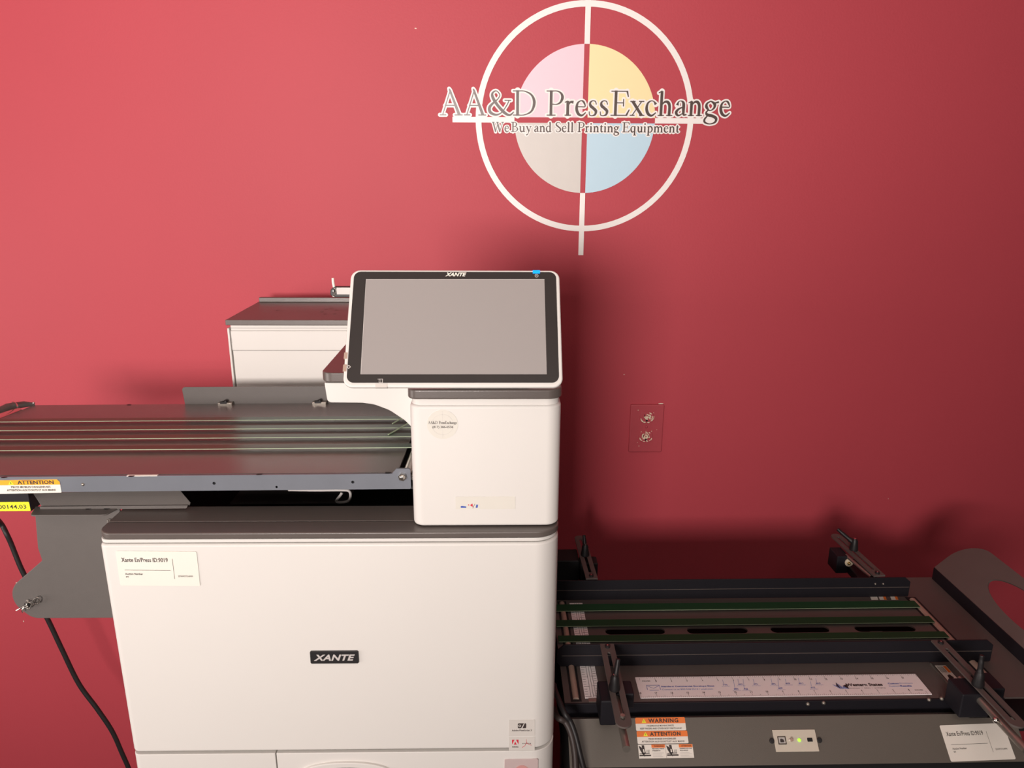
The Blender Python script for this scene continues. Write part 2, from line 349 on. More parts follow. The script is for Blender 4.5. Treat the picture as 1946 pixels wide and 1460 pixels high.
# ================================================================== SETTING
def struct(name, g, mt, **k): return tag(g.build(name, mt, **k), kind='structure')
FL = -ZO; CE = 2.38
struct('wall_back', G().box(-3, 2.8, 1.65, 1.77, FL, CE), 'red')
struct('wall_left', G().box(-3.1, -3, -3, 1.77, FL, CE), 'room')
struct('wall_right', G().box(2.8, 2.9, -3, 1.77, FL, CE), 'room')
struct('wall_front', G().box(-3.1, 2.9, -3.1, -3, FL, CE), 'room')
struct('floor', G().box(-3.1, 2.9, -3.1, 1.77, FL-.1, FL), 'floor')
struct('ceiling', G().box(-3.1, 2.9, -3.1, 1.77, CE, CE+.1), 'ceil')
struct('baseboard_back', G().box(-3, 2.8, 1.638, 1.65, FL, FL+.1), 'room', bevel=.003)
FW = F((0, 1.65, 0), X, Z)                       # wall plane
# small chips knocked out of the paint
wall = bpy.data.objects['wall_back']
g = G()
for px, py, rx, ry in ((32, 1108, 3.2, 1.8), (45, 1181, 1, 2.4), (95, 1181, 1, 2), (66, 1097, 1.2, .8), (1256, 767, 6.5, 1.2), (790, 54, 2.2, 1), (1688, 948, .8, .8), (1186, 712, 1.6, .7)):
    x, y = FW.loc(px, py)
    g.fprism(FW, [(x+.0011*rx*math.cos(a)*random.uniform(.7, 1.1), y+.0011*ry*math.sin(a)*random.uniform(.7, 1.1)) for a in [i*math.pi/5 for i in range(10)]], 0, .0006)
g.build('paint_chips', 'chip', wall)

# ================================================================== WALL EMBLEM
cx, cz = .1815, 1.5015
lg = thing('wall_emblem', 'round crosshair emblem with four pastel quarters and serif lettering on the red wall', 'wall decal', (cx, 1.65, cz))
B = .0055; RO, RI, RD = .2285, .2165, .1475
L0, L1 = .0002, .0008
sk = -.0008                                     # the upright leans a touch
g = G(); g.curve(FW, [circ(cx, cz, RO, 96), circ(cx, cz, RI, 96)], L0, L1); g.build('outer_ring', 'vinyl', lg)
for nm, mt, a0, sx, sy in (('pink_quarter', 'pink', 90, -1, 1), ('yellow_quarter', 'yellow', 0, 1, 1), ('grey_quarter', 'greyv', 180, -1, -1), ('blue_quarter', 'blue', 270, 1, -1)):
    th = math.degrees(math.asin(B/RD)); pts = circ(cx, cz, RD, 28, a0+th, a0+90-th)+[(cx+sx*B, cz+sy*B)]
    G().fprism(FW, pts, L0, L1).build(nm, mt, lg)
for k, (x0, x1, z0, z1) in enumerate(((cx-B, cx+B, cz+RD, cz+RO+.05), (cx-B, cx+B, 1.2216, cz-RD), (-.0953, cx-RD, cz-B, cz+B), (cx+RD, cx+.2770, cz-B, cz+B))):
    G().fprism(FW, [(x0, z0), (x1, z0), (x1, z1), (x0, z1)], L0, L1+.0001).build('crosshair_bar', 'vinyl', lg)
LET = [('A', 836, 879), ('A', 882, 923.5), ('&', 926.4, 976.8), ('D', 974.6, 1018.5), ('P', 1038, 1071), ('r', 1072, 1090.4), ('e', 1092.6, 1113),
       ('s', 1118, 1134), ('s', 1139, 1155), ('E', 1160, 1195.5), ('x', 1196.4, 1224), ('c', 1225.5, 1246), ('h', 1248.6, 1278), ('a', 1281.4, 1304),
       ('n', 1306, 1334), ('g', 1337.3, 1363.5), ('e', 1365.6, 1386)]
SUB = [('We', 935, 967), ('Buy', 971, 1010), ('and', 1015, 1048), ('Sell', 1055, 1090), ('Printing', 1097, 1176), ('Equipment', 1182, 1290)]
def base(px, y): return FW.loc(px, y+(px-836)*.0028)
big = []; small = []
for ch, a, b in LET:
    x0, z0 = base(a, 219.3); x1, _ = base(b, 219.3); big += glyph_strokes(ch, x0, z0, x1-x0, .0490, .118, .042)
for wd, a, b in SUB:
    x0, z0 = base(a, 250.3); x1, _ = base(b, 250.3); small += word_strokes(wd, x0, x1, z0, .0195, .15, .062)
for nm, mt, st_, h, grow, cell in (('slogan_outline', 'vinyl', small, .0011, .0021, .0005), ('lettering_outline', 'vinyl', big, .0013, .0030, .0006), ('slogan', 'inkgrey', small, .0016, 0, .00035), ('lettering', 'inkgrey', big, .0018, 0, .0004)):
    g = G(); stroke_sheet(g, FW, st_, h, grow, cell); g.build(nm, mt, lg, smooth=False)

# ================================================================== WALL OUTLET
ot = thing('wall_outlet', 'double power socket painted over red with flaked beige paint on the wall', 'power outlet', (.347, 1.65, .819))
g = G().fprism(FW, rrect(.3077, .7605, .3862, .8782, .003), 0, .006)
pl = g.build('cover_plate', 'redplate', ot, bevel=.0022)
for zc in (.8475, .8000):
    x = .3465
    rec = G().fprism(FW, [(x+.0168*math.cos(a), zc+max(-.0135, min(.0135, .0168*math.sin(a)))) for a in [i*math.pi/18 for i in range(36)]], .005, .0078).build('receptacle', 'redplate', ot, bevel=.0008)
    g = G(); g.rect(FW, x-.0068, zc-.001, x-.0052, zc+.0075, .0080); g.rect(FW, x+.0052, zc-.001, x+.0068, zc+.0065, .0080); g.flat(FW, circ(x, zc-.0075, .0026, 12), .0080)
    g.build('slots', 'void', rec)
    g = G()
    for i in range(30):
        a = random.uniform(0, 6.28); r = random.uniform(.001, .0165)*(.6 if i > 16 else 1)
        if i < 7: a = (-2.75, -2.4, -.45, -.75, 1.0, -1.3, -1.9)[i]; r = .0148
        px_, pz_ = x+r*math.cos(a), zc+r*math.sin(a)*.8; ln = random.uniform(.0018, .0052); wd = random.uniform(.0008, .0018); tt = a+math.pi/2+random.uniform(-.4, .4)
        pts = []
        for j in range(8):
            q = j*math.pi/4; ex = ln*math.cos(q)*random.uniform(.6, 1.1); ey = wd*math.sin(q)*random.uniform(.6, 1.2)
            pts.append((px_+ex*math.cos(tt)-ey*math.sin(tt), pz_+ex*math.sin(tt)+ey*math.cos(tt)))
        g.flat(FW, pts, .0082+i*1e-5)
    g.build('flaked_paint', 'cream', rec, smooth=False)
for i in range(16):
    x, z = random.uniform(.322, .372), random.uniform(.772, .868); r = random.uniform(.0006, .0012)
    if abs(z-.8238) < .006: continue
    G().flat(FW, [(x+r*math.cos(a)*random.uniform(.6, 1.2), z+r*math.sin(a)*random.uniform(.6, 1.2)) for a in [j*math.pi/4 for j in range(8)]], .0082).build('paint_fleck', 'cream', pl, smooth=False)
G().ball(FW.p(.3465, .8238, .0062), .0032, sq=1).build('screw', 'redplate', ot)

# ================================================================== DIGITAL PRESS
pr = thing('printing_press', 'white digital printing press with dark top and tilted touch screen', 'printer', (-.21, 1.2, FL))
XL, XR = -.507, .079
FZ = F((0, 0, 0), X, Y)
def plan(x0, x1, y0, y1, rl, rr): return rpoly([(x0, y0, rl), (x1, y0, rr), (x1, y1, .004), (x0, y1, .004)], 10)
# inner body and bay
g = G(); g.box(XL+.006, XR-.006, .885, 1.58, FL+.02, .925)
g.build('chassis', 'void', pr)
g = G(); g.curve(FZ, [rpoly([(XL+.001, .874, .012), (XR-.001, .874, .028), (XR-.001, 1.585, .004), (XL+.001, 1.585, .004)], 10), [(XL+.005, .884), (XR-.005, .884), (XR-.005, 1.581), (XL+.005, 1.581)]], FL+.03, .94)
g.build('side_panels', 'white', pr)
G().fprism(FZ, plan(XL, XR, .86, .90, .010, .032), .6225, .9418).build('front_cover', 'white', pr, bevel=.004)
G().fprism(FZ, plan(XL+.001, XR-.001, .8608, .90, .011, .032), .9436, .9482).build('cover_lip', 'white', pr, bevel=.0008)
# lid in front of the bay
g = G(); g.fprism(FZ, rpoly([(XL-.001, .859, .020), (XR, .859, .030), (XR, .8910, 0), (XL-.001, .8910, 0)], 10), .9492, .9579)
lid = g.build('top_lid', 'dark', pr, bevel=.0022)
g = G(); g.box(XL-.001, XR, .8925, .938, .9492, .9577); g.build('rear_lid', 'dark', pr, bevel=.001)
G().box(XL+.003, XR-.003, .885, .936, .94, .955).build('lid_seam', 'void', pr)
# drawers below
G().fprism(FZ, plan(XL, -.3103, .86, .90, .010, .001), .30, .6190).build('drawer_front', 'white', pr, bevel=.003)
dr = G().fprism(FZ, plan(-.3088, XR, .86, .90, .001, .032), .30, .6190).build('drawer_front', 'white', pr, bevel=.003)
FP = F((0, .86, 0), X, Z)
g = G(); pts = circ(-.213, .585, .065, 40, 0, 180, .020); g.fprism(FP, pts, -.001, .004); g.build('drawer_handle', 'white', dr, bevel=.002)
g = G(); g.fprism(FP, circ(-.213, .583, .056, 40, 0, 180, .0145), .003, .0046); g.build('handle_recess_shade', 'whiteshade', dr)  # raised half oval, coloured darker as the shade inside the grip
lw = G().fprism(FP, rrect(.0085, .56, .0560, .6060, .002), -.001, .0012).build('indicator_window', 'lamp', dr, bevel=.0005)
G().fprism(FP, circ(.033, .586, .010, 20), .001, .0016).build('red_spot', 'lampred', lw)
for z0, z1 in ((.01, .295), (-.30, .005)):
    G().fprism(FZ, plan(XL, XR, .86, .90, .010, .032), z0, z1).build('paper_drawer', 'white', pr, bevel=.003)
G().box(XL+.03, XR-.03, .90, 1.55, FL, FL+.06).build('plinth', 'void', pr)
G().box(XR-.002, XR+.012, 1.08, 1.40, .30, .955).build('side_black_box', 'void', pr, bevel=.003)  # plain black box added along the right side
# tower under the screen
TX0, TX1, TY = -.1095, .0785, .872
G().fprism(FZ, plan(TX0, TX1, TY, 1.386, .014, .018), .9595, 1.1225).build('tower_cover', 'white', pr, bevel=.0055, seg=4)
G().fprism(FZ, plan(TX0+.0022, TX1-.0022, TY+.0028, 1.386, .013, .017), 1.1200, 1.1310).build('tower_neck', 'white', pr, bevel=.001)
G().fprism(FZ, plan(TX0+.006, TX1-.006, TY+.006, 1.3, .013, .017), .9570, .962).build('tower_gasket', 'void', pr)
# white bridge reaching left over the belts, with its curved underside
FA = F((0, .956, 0), X, Z)
pts = rpoly([(-.2310, 1.1275, 0), (-.2285, 1.1000, .006), (-.182, 1.0995, .02), (-.166, 1.0970, .03), (-.146, 1.0890, .04), (-.126, 1.0745, .03), (-.1085, 1.055, 0), (-.1085, 1.1275, 0)], 6)
G().fprism(FA, pts, -.42, 0).build('bridge_arm', 'white', pr, bevel=.0012)
# dark cap over bridge and tower
g = G()
g.fprism(FZ, rpoly([(-.2345, .951, .016), (-.10, .951, 0), (-.10, 1.386, 0), (-.2345, 1.386, .002)], 8), 1.1295, 1.1425)
g.build('bridge_cap', 'dark', pr, bevel=.0015)
G().fprism(FZ, rpoly([(TX0-.0015, .868, .012), (TX1+.0005, .868, .018), (TX1+.0005, 1.386, 0), (TX0-.0015, 1.386, 0)], 10), 1.1312, 1.1440).build('tower_cap', 'dark', pr, bevel=.0025)
# rear unit
RY = 1.386
g = G(); g.fprism(FZ, rpoly([(-.5045, RY, .004), (.074, RY, .004), (.074, 1.586, .004), (-.5045, 1.586, .004)], 4), .93, 1.1175)
ru = g.build('rear_housing', 'white', pr, bevel=.001)
G().box(-.5100, -.5060, RY-.001, 1.58, .93, 1.1120).build('rear_side_panel', 'white', ru, bevel=.001)
FR = F((0, RY, 0), X, Z)
G().fprism(FR, rrect(-.5035, 1.070, .06, 1.1065, .001), 0, .0016).build('access_flap', 'white', ru, bevel=.0006)
g = G(); g.line(FR, [(-.5047, 1.1078), (.06, 1.1078)], .0008, .0003); g.line(FR, [(-.5047, 1.0690), (.06, 1.0690)], .0010, .0003); g.line(FR, [(-.5047, 1.1078), (-.5047, 1.069)], .0008, .0003); g.line(FR, [(-.5035, 1.093), (-.5035, 1.084)], .0012, .0019)
g.line(FR, [(-.507, 1.1125), (.06, 1.1125)], .0008, .0003)
g.build('panel_grooves', 'whiteshade', ru, smooth=False)
rl = G().box(-.5110, .076, RY-.004, 1.587, 1.1180, 1.1285).build('rear_lid', 'dark', pr, bevel=.0015)
G().box(-.5075, .076, 1.577, 1.5875, 1.1285, 1.1385).build('rear_ledge', 'dark', rl, bevel=.0015)
g = G(); FRL = F((0, 0, 1.1285), X, Y)
for px, py, a in ((612, 593, 0), (620, 588, .4), (630, 586, .1), (640, 590, -.3), (636, 597, .2), (618, 597, -.2), (528, 590, .2)):
    x, y = FRL.loc(px, py); G().flat(FRL, [(x+.005*math.cos(q)*random.uniform(.6, 1), y+.005*math.sin(q)*random.uniform(.5, 1)) for q in [i*math.pi/5 for i in range(10)]], .0003).build('dust_smudge', 'dust', rl, smooth=False)
# stickers on the press ------------------------------------------------
def auction_tag(fr, parent, w_, hgt, name='inventory_sticker', label=None, hh=.0002):
    st = G().fprism(fr, rrect(0, 0, w_, hgt, .002, 4), hh, hh+.0003).build(name, 'label', parent, smooth=False)
    if label: st['label'] = label
    g = G(); a, b = w_/.102, hgt/.050; q = hh+.0006
    g.text(fr, 'Xante En/Press ID:9019', .006*a, .0345*b, .0585*a, .0062*b, q, bold=.01)
    g.line(fr, [(.0085*a, .0228*b), (.0665*a, .0228*b)], .0004, q); g.line(fr, [(.0705*a, .0395*b), (.0705*a, .0105*b)], .0004, q)
    g.text(fr, 'Auction Number', .0085*a, .0160*b, .0225*a, .0027*b, q, bold=.012)
    g.text(fr, '89', .0090*a, .0118*b, .0035*a, .0024*b, q); g.text(fr, 'SDWPOTO4MM', .0755*a, .0132*b, .0185*a, .0024*b, q)
    g.build('sticker_lettering', 'ink', st, smooth=False)
    return st
auction_tag(F((-.4865, .8597, .8838), X, (.0, 0, 1)).sub(0, 0, math.radians(-.8)), pr, .102, .0495)
# maker badge
bx0, bz0, bx1, bz1 = -.2505, .7655, -.1865, .7843
bd = G().fprism(FP, rrect(bx0, bz0, bx1, bz1, .002, 4), -.001, .0024).build('maker_badge', 'black', pr, bevel=.0004)
g = G(); g.text(FP, 'XANTE', bx0+.0045, bz0+.0048, .055, .0095, .0027, bold=.035, shear=.3, sp=1.05); g.build('badge_lettering', 'mark', bd, smooth=False)
# round clear sticker
FT = F((0, TY, 0), X, Z)
x, z = FT.loc(841, 807)
st = G().fprism(FT, circ(x, z, .0190, 48), .0001, .0003).build('round_sticker', 'tape', pr, smooth=False)
g = G(); g.curve(FT, [circ(x, z, .0135, 48), circ(x, z, .0131, 48)], .0004, .0005); g.line(FT, [(x, z+.018), (x, z+.004)], .0004, .0005); g.line(FT, [(x, z-.007), (x, z-.018)], .0004, .0005)
g.line(FT, [(x-.011, z-.0008), (x+.011, z-.0008)], .0005, .0005)
g.build('faint_crosshair', 'greyv', st, smooth=False)
g = G(); xx = x-.0175
serif_word(g, FT, 'AA&D', xx, xx+.0115, z+.0010, .0036, .13, .06, .0007); serif_word(g, FT, 'PressExchange', xx+.0130, xx+.0350, z+.0010, .0036, .13, .06, .0007)
g.text(FT, '(817) 386-0536', x-.0125, z-.0052, .0255, .0036, .0007, bold=.01)
g.build('sticker_lettering', 'ink', st, smooth=False)
# strip of tape with leftovers of an older label
x0, z0 = FT.loc(866, 967.5); x1, z1 = FT.loc(979, 944)
tp = G().fprism(FT, [(x0, z0), (x1, z0), (x1, z1), (x0, z1)], .0001, .0004).build('torn_label', 'tape', pr, smooth=False)
g = G()
def tq(px, py): return FT.loc(px, py)
g.flat(FT, [tq(875, 963), tq(877, 961.5), tq(886, 962.5), tq(886, 965), tq(876, 965)], .0006, 0)
g.flat(FT, [tq(905, 959), tq(908.5, 959), tq(907.5, 965), tq(904, 965)], .0006, 0)
g.flat(FT, [tq(893, 960), tq(898, 957), tq(898.5, 963.5)], .0006, 1); g.rect(FT, *tq(889.5, 960.5), *tq(891.5, 958.8), .0006, 1)
g.line(FT, [tq(902.5, 957.5), tq(898.5, 966)], .0005, .0006, 2)
g.build('label_remains', ['bluepr', 'redpr', 'ink'], tp, smooth=False)
# two small certification stickers
for nm, y0, y1 in (('upper', 1399, 1368), ('lower', 1427, 1401)):
    xa, za = FP.loc(967, y0); xb, zb = FP.loc(1016.5, y1)
    st = G().fprism(FP, [(xa, za), (xb, za), (xb, zb), (xa, zb)], .0001, .0004).build('licence_sticker', 'greyv', pr, smooth=False)
    g = G()
    if nm == 'upper':
        q = lambda px, py: FP.loc(px, py)
        a, b = q(984, 1384.0), q(1000, 1374.5); g.fprism(FP, rrect(a[0], a[1], b[0], b[1], .0015, 4), .0004, .0006)
        g.text(FP, 'Adobe PostScript 3', *q(972.5, 1390.5), .0275, .0036, .0007, bold=.01)
        g.flat(FP, [q(990, 1384.3), q(996, 1374), q(998, 1372.5), q(992.5, 1384.3)], .0008, 1); g.curve(FP, [circ(*q(987.5, 1379), .0019, 14), circ(*q(987.5, 1379), .0011, 14)], .0007, .0009, 1)
    else:
        q = lambda px, py: FP.loc(px, py)
        g.rect(FP, *q(973, 1415), *q(985.3, 1405.8), .0006, 2)
        g.flat(FP, [q(977.8, 1405.5), q(980.6, 1405.5), q(985.6, 1415.3), q(982.2, 1415.3), q(979.1, 1409), q(976.3, 1415.3), q(972.8, 1415.3)], .0007, 1)
        g.flat(FP, [q(979.2, 1410.2), q(982, 1415.2), q(977.6, 1413)], .0008, 2)
        g.text(FP, 'Adobe', *q(973, 1420.5), .0088, .0024, .0006, bold=.02)
        g.text(FP, 'sophia', *q(992, 1414.5), .0125, .0028, .0006, shear=.3, m=0)
        g.line(FP, [q(1000, 1405), q(1000.5, 1411), q(997.5, 1417), q(992, 1420.5)], .0005, .0007, 2); g.line(FP, [q(1000, 1411), q(1004, 1414), q(1010, 1416)], .0005, .0007, 2)
    g.build('sticker_print', ['ink', 'greyv', 'redpr'], st, smooth=False)

# control panel ---------------------------------------------------------
dirv = V(0, .0885, .1240).normalized()
FS = F((-.1806, .8328, 1.1575), X, dirv)
SW, SH = .2562, .1528
cpn = G().fprism(FS, rrect(0, 0, SW, SH, .0115, 8), -.0065, 0).build('control_panel', 'white', pr, bevel=.0022)
G().fprism(FS, rrect(.014, .014, SW-.014, SH-.014, .010, 8), -.020, -.006).build('panel_back', 'white', cpn, bevel=.003)
bz = G().fprism(FS, rrect(.0042, .0052, SW-.0045, SH-.0030, .0085, 8), -.001, .0006).build('panel_bezel', 'glass', cpn)
q = FS.loc
a, b, c, d = q(686, 712), q(1039, 712), q(1034.5, 532), q(696, 532)
sc_ = G().fprism(FS, [a, b, c, d], .0003, .0010).build('touch_screen', 'screen', cpn, smooth=False)
g = G(); g.line(FS, [(a[0], a[1]), (d[0], d[1]), (c[0], c[1])], .0008, .0012); g.build('screen_edge', 'mark', sc_, smooth=False)
sc_.children[0]['label'] = 'thin pale line around the glass'
g = G(); g.text(FS, 'XANTE', q(846, 526)[0], q(846, 526)[1], q(886.5, 518)[0]-q(846, 526)[0], .0052, .0010, bold=.04, shear=.35, sp=1.02)
g.build('panel_lettering', 'label', bz, smooth=False)
g = G(); g.fprism(FS, [q(1012.5, 520.5), q(1026, 520.5), q(1026, 514.5), q(1012.5, 514.5)], 0, .0012); g.build('status_light', 'cyanled', bz)
g = G(); x, y = q(1019.7, 524.8); g.curve(FS, [circ(x, y, .0022, 20), circ(x, y, .0017, 20)], .0008, .0010); g.line(FS, [(x-.001, y), (x-.0003, y+.0007), (x+.0003, y-.0006), (x+.001, y)], .0004, .0010)
g.build('power_symbol', 'mark', bz, smooth=False); g = G(); x, y = q(663, 698); k = .0026; g.curve(FS, [[(x-k, y), (x, y-k), (x+k, y), (x, y+k)], [(x-k*.55, y), (x, y-k*.55), (x+k*.55, y), (x, y+k*.55)]], .0008, .0010); g.rect(FS, x-.003, y-.0004, x-.001, y+.0004, .0010)
g.build('data_symbol', 'mark', bz, smooth=False); g = G(); x, y = q(723.5, 724.5); g.curve(FS, [rrect(x-.002, y-.0026, x+.0025, y+.0026, .0005, 3), rrect(x-.0014, y-.002, x+.0019, y+.002, .0004, 3)], .0008, .0010); g.line(FS, [(x-.0035, y+.0022), (x-.002, y+.0022)], .0006, .0010); g.line(FS, [(x+.0002, y-.0018), (x+.0002, y+.0018)], .0004, .0010)
g.build('card_symbol', 'mark', bz, smooth=False)
x0, x1 = q(713, 735)[0], q(736, 735)[0]
G().fprism(FS, [(x0, -.0005), (x1, -.0005), (x1, .0046), (x0, .0046)], -.004, .0004).build('card_slot_mark', 'greyv', cpn, bevel=.0003)
for py0, py1 in ((682, 670), (706, 693)):
    y0, y1 = q(656, py0)[1], q(656, py1)[1]
    G().fprism(FS, [(-.0010, y0), (.0032, y0), (.0032, y1), (-.0010, y1)], -.008, .0004).build('side_port_cover', 'tan', cpn, bevel=.0003)
# hinge arm that carries the panel
G().box(-.06, .04, .885, .945, 1.143, 1.185).build('panel_hinge', 'dark', pr, bevel=.006)
G().fprism(FS, rrect(.09, .02, .17, .09, .01), -.045, -.018).build('panel_mount', 'dark', pr, bevel=.004)

# ================================================================== FLASH DRIVE behind the screen
fd = thing('flash_drive', 'small black and silver flash drive sticking out behind the left edge of the screen', 'flash drive', (-.185, .915, 1.25))
FU = F((0, .915, 0), X, Z)
a, b = FU.loc(628, 565.5), FU.loc(694, 545.5)
G().fprism(FU, rpoly([(a[0], a[1], .005), (b[0], a[1], 0), (b[0], b[1], 0), (a[0], b[1], .007)], 6), -.009, 0).build('case', 'black', fd, bevel=.001)
a, b = FU.loc(640.5, 559.5), FU.loc(690, 546.5)
G().fprism(FU, [(a[0], a[1]), (b[0], a[1]), (b[0], b[1]), (a[0], b[1])], -.001, .0015).build('silver_plate', 'mark', fd, bevel=.0004)
g = G(); P = [FU.p(*FU.loc(*p), .001) for p in ((637, 558), (634, 553), (636, 549), (640, 552), (637, 557), (633, 562), (636, 564))]
g.tube(spline(P, 6), .0008, 8); g.build('lanyard_ring', 'chrome', fd)
P = [FU.p(*FU.loc(*p), -.002) for p in ((632, 529), (632.5, 537), (634, 545), (636, 551))]
g = G().tube(spline(P, 5), .0016, 8); g.build('lanyard_cord', 'label', fd)

# ================================================================== FEEDER TABLE (left)
fe = thing('feed_conveyor', 'grey steel feed table with four thin green belts left of the white press', 'conveyor', (-.4, .93, .965), rot=(0, math.radians(-.35), 0))
DX0, DX1, DY0, DY1, DZ = -.830, -.134, .927, 1.238, 1.010
tl = math.radians(3.6)                            # the deck falls gently towards the wall
FT_ = F((0, DY0, DZ), X, (0, math.cos(tl), -math.sin(tl)))
dl = FT_.loc(400, 767)[1]; BP = FT_.p(0, dl); YB, ZB = BP.y, BP.z
xe = FT_.loc(758, 894)[0]
G().fprism(FT_, [(DX0-.02, 0), (xe-.006, 0), (xe, .006), (xe, dl), (DX0-.02, dl)], -.004, 0).build('deck_plate', 'deck', fe, bevel=.0006)
FRl = F((0, .925, 0), X, Z)
pts = [(-.86, .9880), (-.118, .9880), (-.1165, .9895), (-.1165, 1.0155), (-.1185, 1.0170), (-.135, 1.0170), (-.1410, 1.0100), (-.86, 1.0100)]
rail = G().curve(FRl, [pts]+[circ(x, .9985, .0021, 14) for x in (-.5495, -.3770, -.1935)], 0, .0035).build('side_rail', 'steel', fe, bevel=.0004)
g = G(); g.box(-.86, -.1165, .9255, .9290, .9880, 1.0085); g.build('rail_backing', 'void', rail)
g = G(); g.ball(V(-.1270, .9200, 1.0065), .0050, sq=1); g.cyl(V(-.127, .9220, 1.0065), V(-.127, .9170, 1.0065), .0056, 6); g.build('rail_bolt', 'chrome', rail)
g = G()
g.ball(V(-.5495, .9222, .9985), .0024); g.build('rail_screw', 'zinc', rail); g = G()
g.cyl(V(-.2950, .9215, .9925), V(-.2950, .9235, .9925), .0016, 10); g.build('rail_screw', 'zinc', rail)
g = G(); g.box(-.49, -.45, .9205, .9245, 1.0098, 1.0108); g.build('bright_wear_mark', 'label', rail)
# screw slots in the deck edge
FD = FT_
g = G()
for px, py in ((493, 903), (738, 901), (250, 905), (8, 906), (245, 768)):
    x, y = FD.loc(px, py); G().flat(FD, circ(x, y, .0042, 14, ry=.0028), .0004).build('deck_hole', 'void', fe, smooth=False)
# four belts
for k, py in enumerate((798.3, 814.9, 832.0, 853.0)):
    FB = FT_.h(.0055); y = FB.loc(400, py)[1]
    G().fprism(FT_, [(-.872, y), (-.1115, y), (-.1115, y+.019), (-.872, y+.019)], .0044, .0055, 0, 1).build('belt', ['belt', 'beltedge'], fe, smooth=False)
# drive roller at the press end, tail roller at the far end
for x, r_, h_ in ((-.1235, .0060, -.006), (-.1135, .0038, -.009), (-.868, .0085, -.0062)):
    G().cyl(FT_.p(x, .003, h_), FT_.p(x, dl-.02, h_), r_).build('roller', 'chrome', fe)
G().fprism(FT_, [(-.145, .003), (-.1105, .003), (-.1105, dl-.005), (-.145, dl-.005)], -.025, -.020).build('roller_tray', 'void', fe)
FB = FT_.h(.006)
for a, b in (((738, 828), (776, 811)), ((746, 807), (770, 797))):
    G().tube([FB.p(*FB.loc(*a)), FB.p(*FB.loc(*b), .004)], .0011, 8).build('guide_wire', 'beltedge', fe)
# upright back plate with two latches
FBk = F((0, YB-.001, 0), X, Z)
zt = FBk.loc(480, 735)[1]; xa = FBk.loc(345, 736)[0]
G().fprism(FBk, rpoly([(xa+.003, ZB-.006, 0), (-.12, ZB-.006, 0), (-.12, zt, .002), (xa, zt, .006)], 6), -.003, 0).build('back_plate', 'grey', fe, bevel=.0006)
for px in (431, 609):
    x = FBk.loc(px, 764)[0]
    lt = G().box(x-.013, x+.013, YB-.012, YB-.001, ZB-.0005, ZB+.0055).build('latch', 'zinc', fe, bevel=.001)
    g = G().box(x-.008, x+.004, YB-.0125, YB-.006, ZB+.0035, ZB+.0070); g.ball(V(x+.001, YB-.008, ZB+.007), .0035); g.build('latch_pin', 'black', lt)
# hinge bracket at the far left corner
hc = lambda px, py, h=0: FT_.p(*FT_.loc(px, py), h)
hb = G().tube([hc(-15, 786, .002), hc(16, 776, .005), hc(45, 769, .003), hc(66, 767, .001)], [.006, .007, .006, .003], 10).build('corner_hinge', 'grey', fe)
g = G(); g.tube(spline([hc(17, 776, .007), hc(24, 771.5, .009), hc(31, 773, .009), hc(34, 778, .007)], 5), .0014, 8); g.build('hinge_pin', 'chrome', hb)
g = G(); g.ball(hc(64, 767.5, .004), .0026); g.build('hinge_screw', 'chrome', hb)
# frame under the deck
g = G(); g.box(-.84, -.14, YB-.03, YB-.008, .955, ZB-.006); g.box(-.845, -.828, .93, YB-.01, .955, ZB-.006); g.build('deck_frame', 'char', fe)
# bracket: shelf, lip and hanging plate
FSh = F((0, .9290, .9650), X, (0, 1, 1.05))
pts = [FSh.loc(*p) for p in ((61, 934), (343, 932), (362, 955), (360, 960), (78, 960))]
sh = G().fprism(FSh, pts, -.0022, 0).build('bracket_shelf', 'grey', fe, bevel=.0006)
g = G(); FL_ = F((0, .9275, 0), X, Z)
g.fprism(FL_, rpoly([(-.6145, .9650, 0), (-.4175, .9650, 0), (-.4190, .9605, .003), (-.6145, .9600, 0)], 4), 0, .002); g.build('shelf_lip', 'grey', sh, bevel=.0004)
lf = G().fprism(FZ, rpoly([(-.6255, .9345, 0), (-.5170, .9345, 0), (-.5110, .930, 0), (-.5180, .9065, .008), (-.6170, .9075, .006)], 4), .9595, .9615).build('lower_flange', 'grey', fe, bevel=.0005)
g = G(); FLf = F((0, 0, .9615), X, Y)
for px, py in ((168, 966), (203, 966)):
    x, y = FLf.loc(px, py); G().flat(FLf, circ(x, y, .0038, 16, ry=.003), .0003).build('flange_hole', 'void', lf, smooth=False)
G().box(-.6160, -.425, .9310, .9345, .9600, .9635).build('flange_web', 'grey', fe)
FPl = F((0, .930, 0), X, Z)
pp = lambda x, y: FPl.loc(x, y)
pts = rpoly([(*pp(66, 974), .006), (*pp(71, 1040), .004), (*pp(79, 1064), .004), (*pp(2, 1130), .030), (*pp(60, 1173.5), .022), (-.5115, .7905, 0), (-.5115, .9620, 0)], 8)
bp_ = G().fprism(FPl, pts, -.003, 0).build('hanging_plate', 'grey', fe, bevel=.0006)
g = G(); g.flat(FPl, circ(*pp(50, 1148), .0042, 20), .0004); g.build('pin_hole', 'void', bp_, smooth=False)
g = G(); g.tube([FPl.p(*pp(209, 984), .004), FPl.p(*pp(209, 989), .004)], .0022, 8); g.build('plate_screw', 'chrome', bp_)
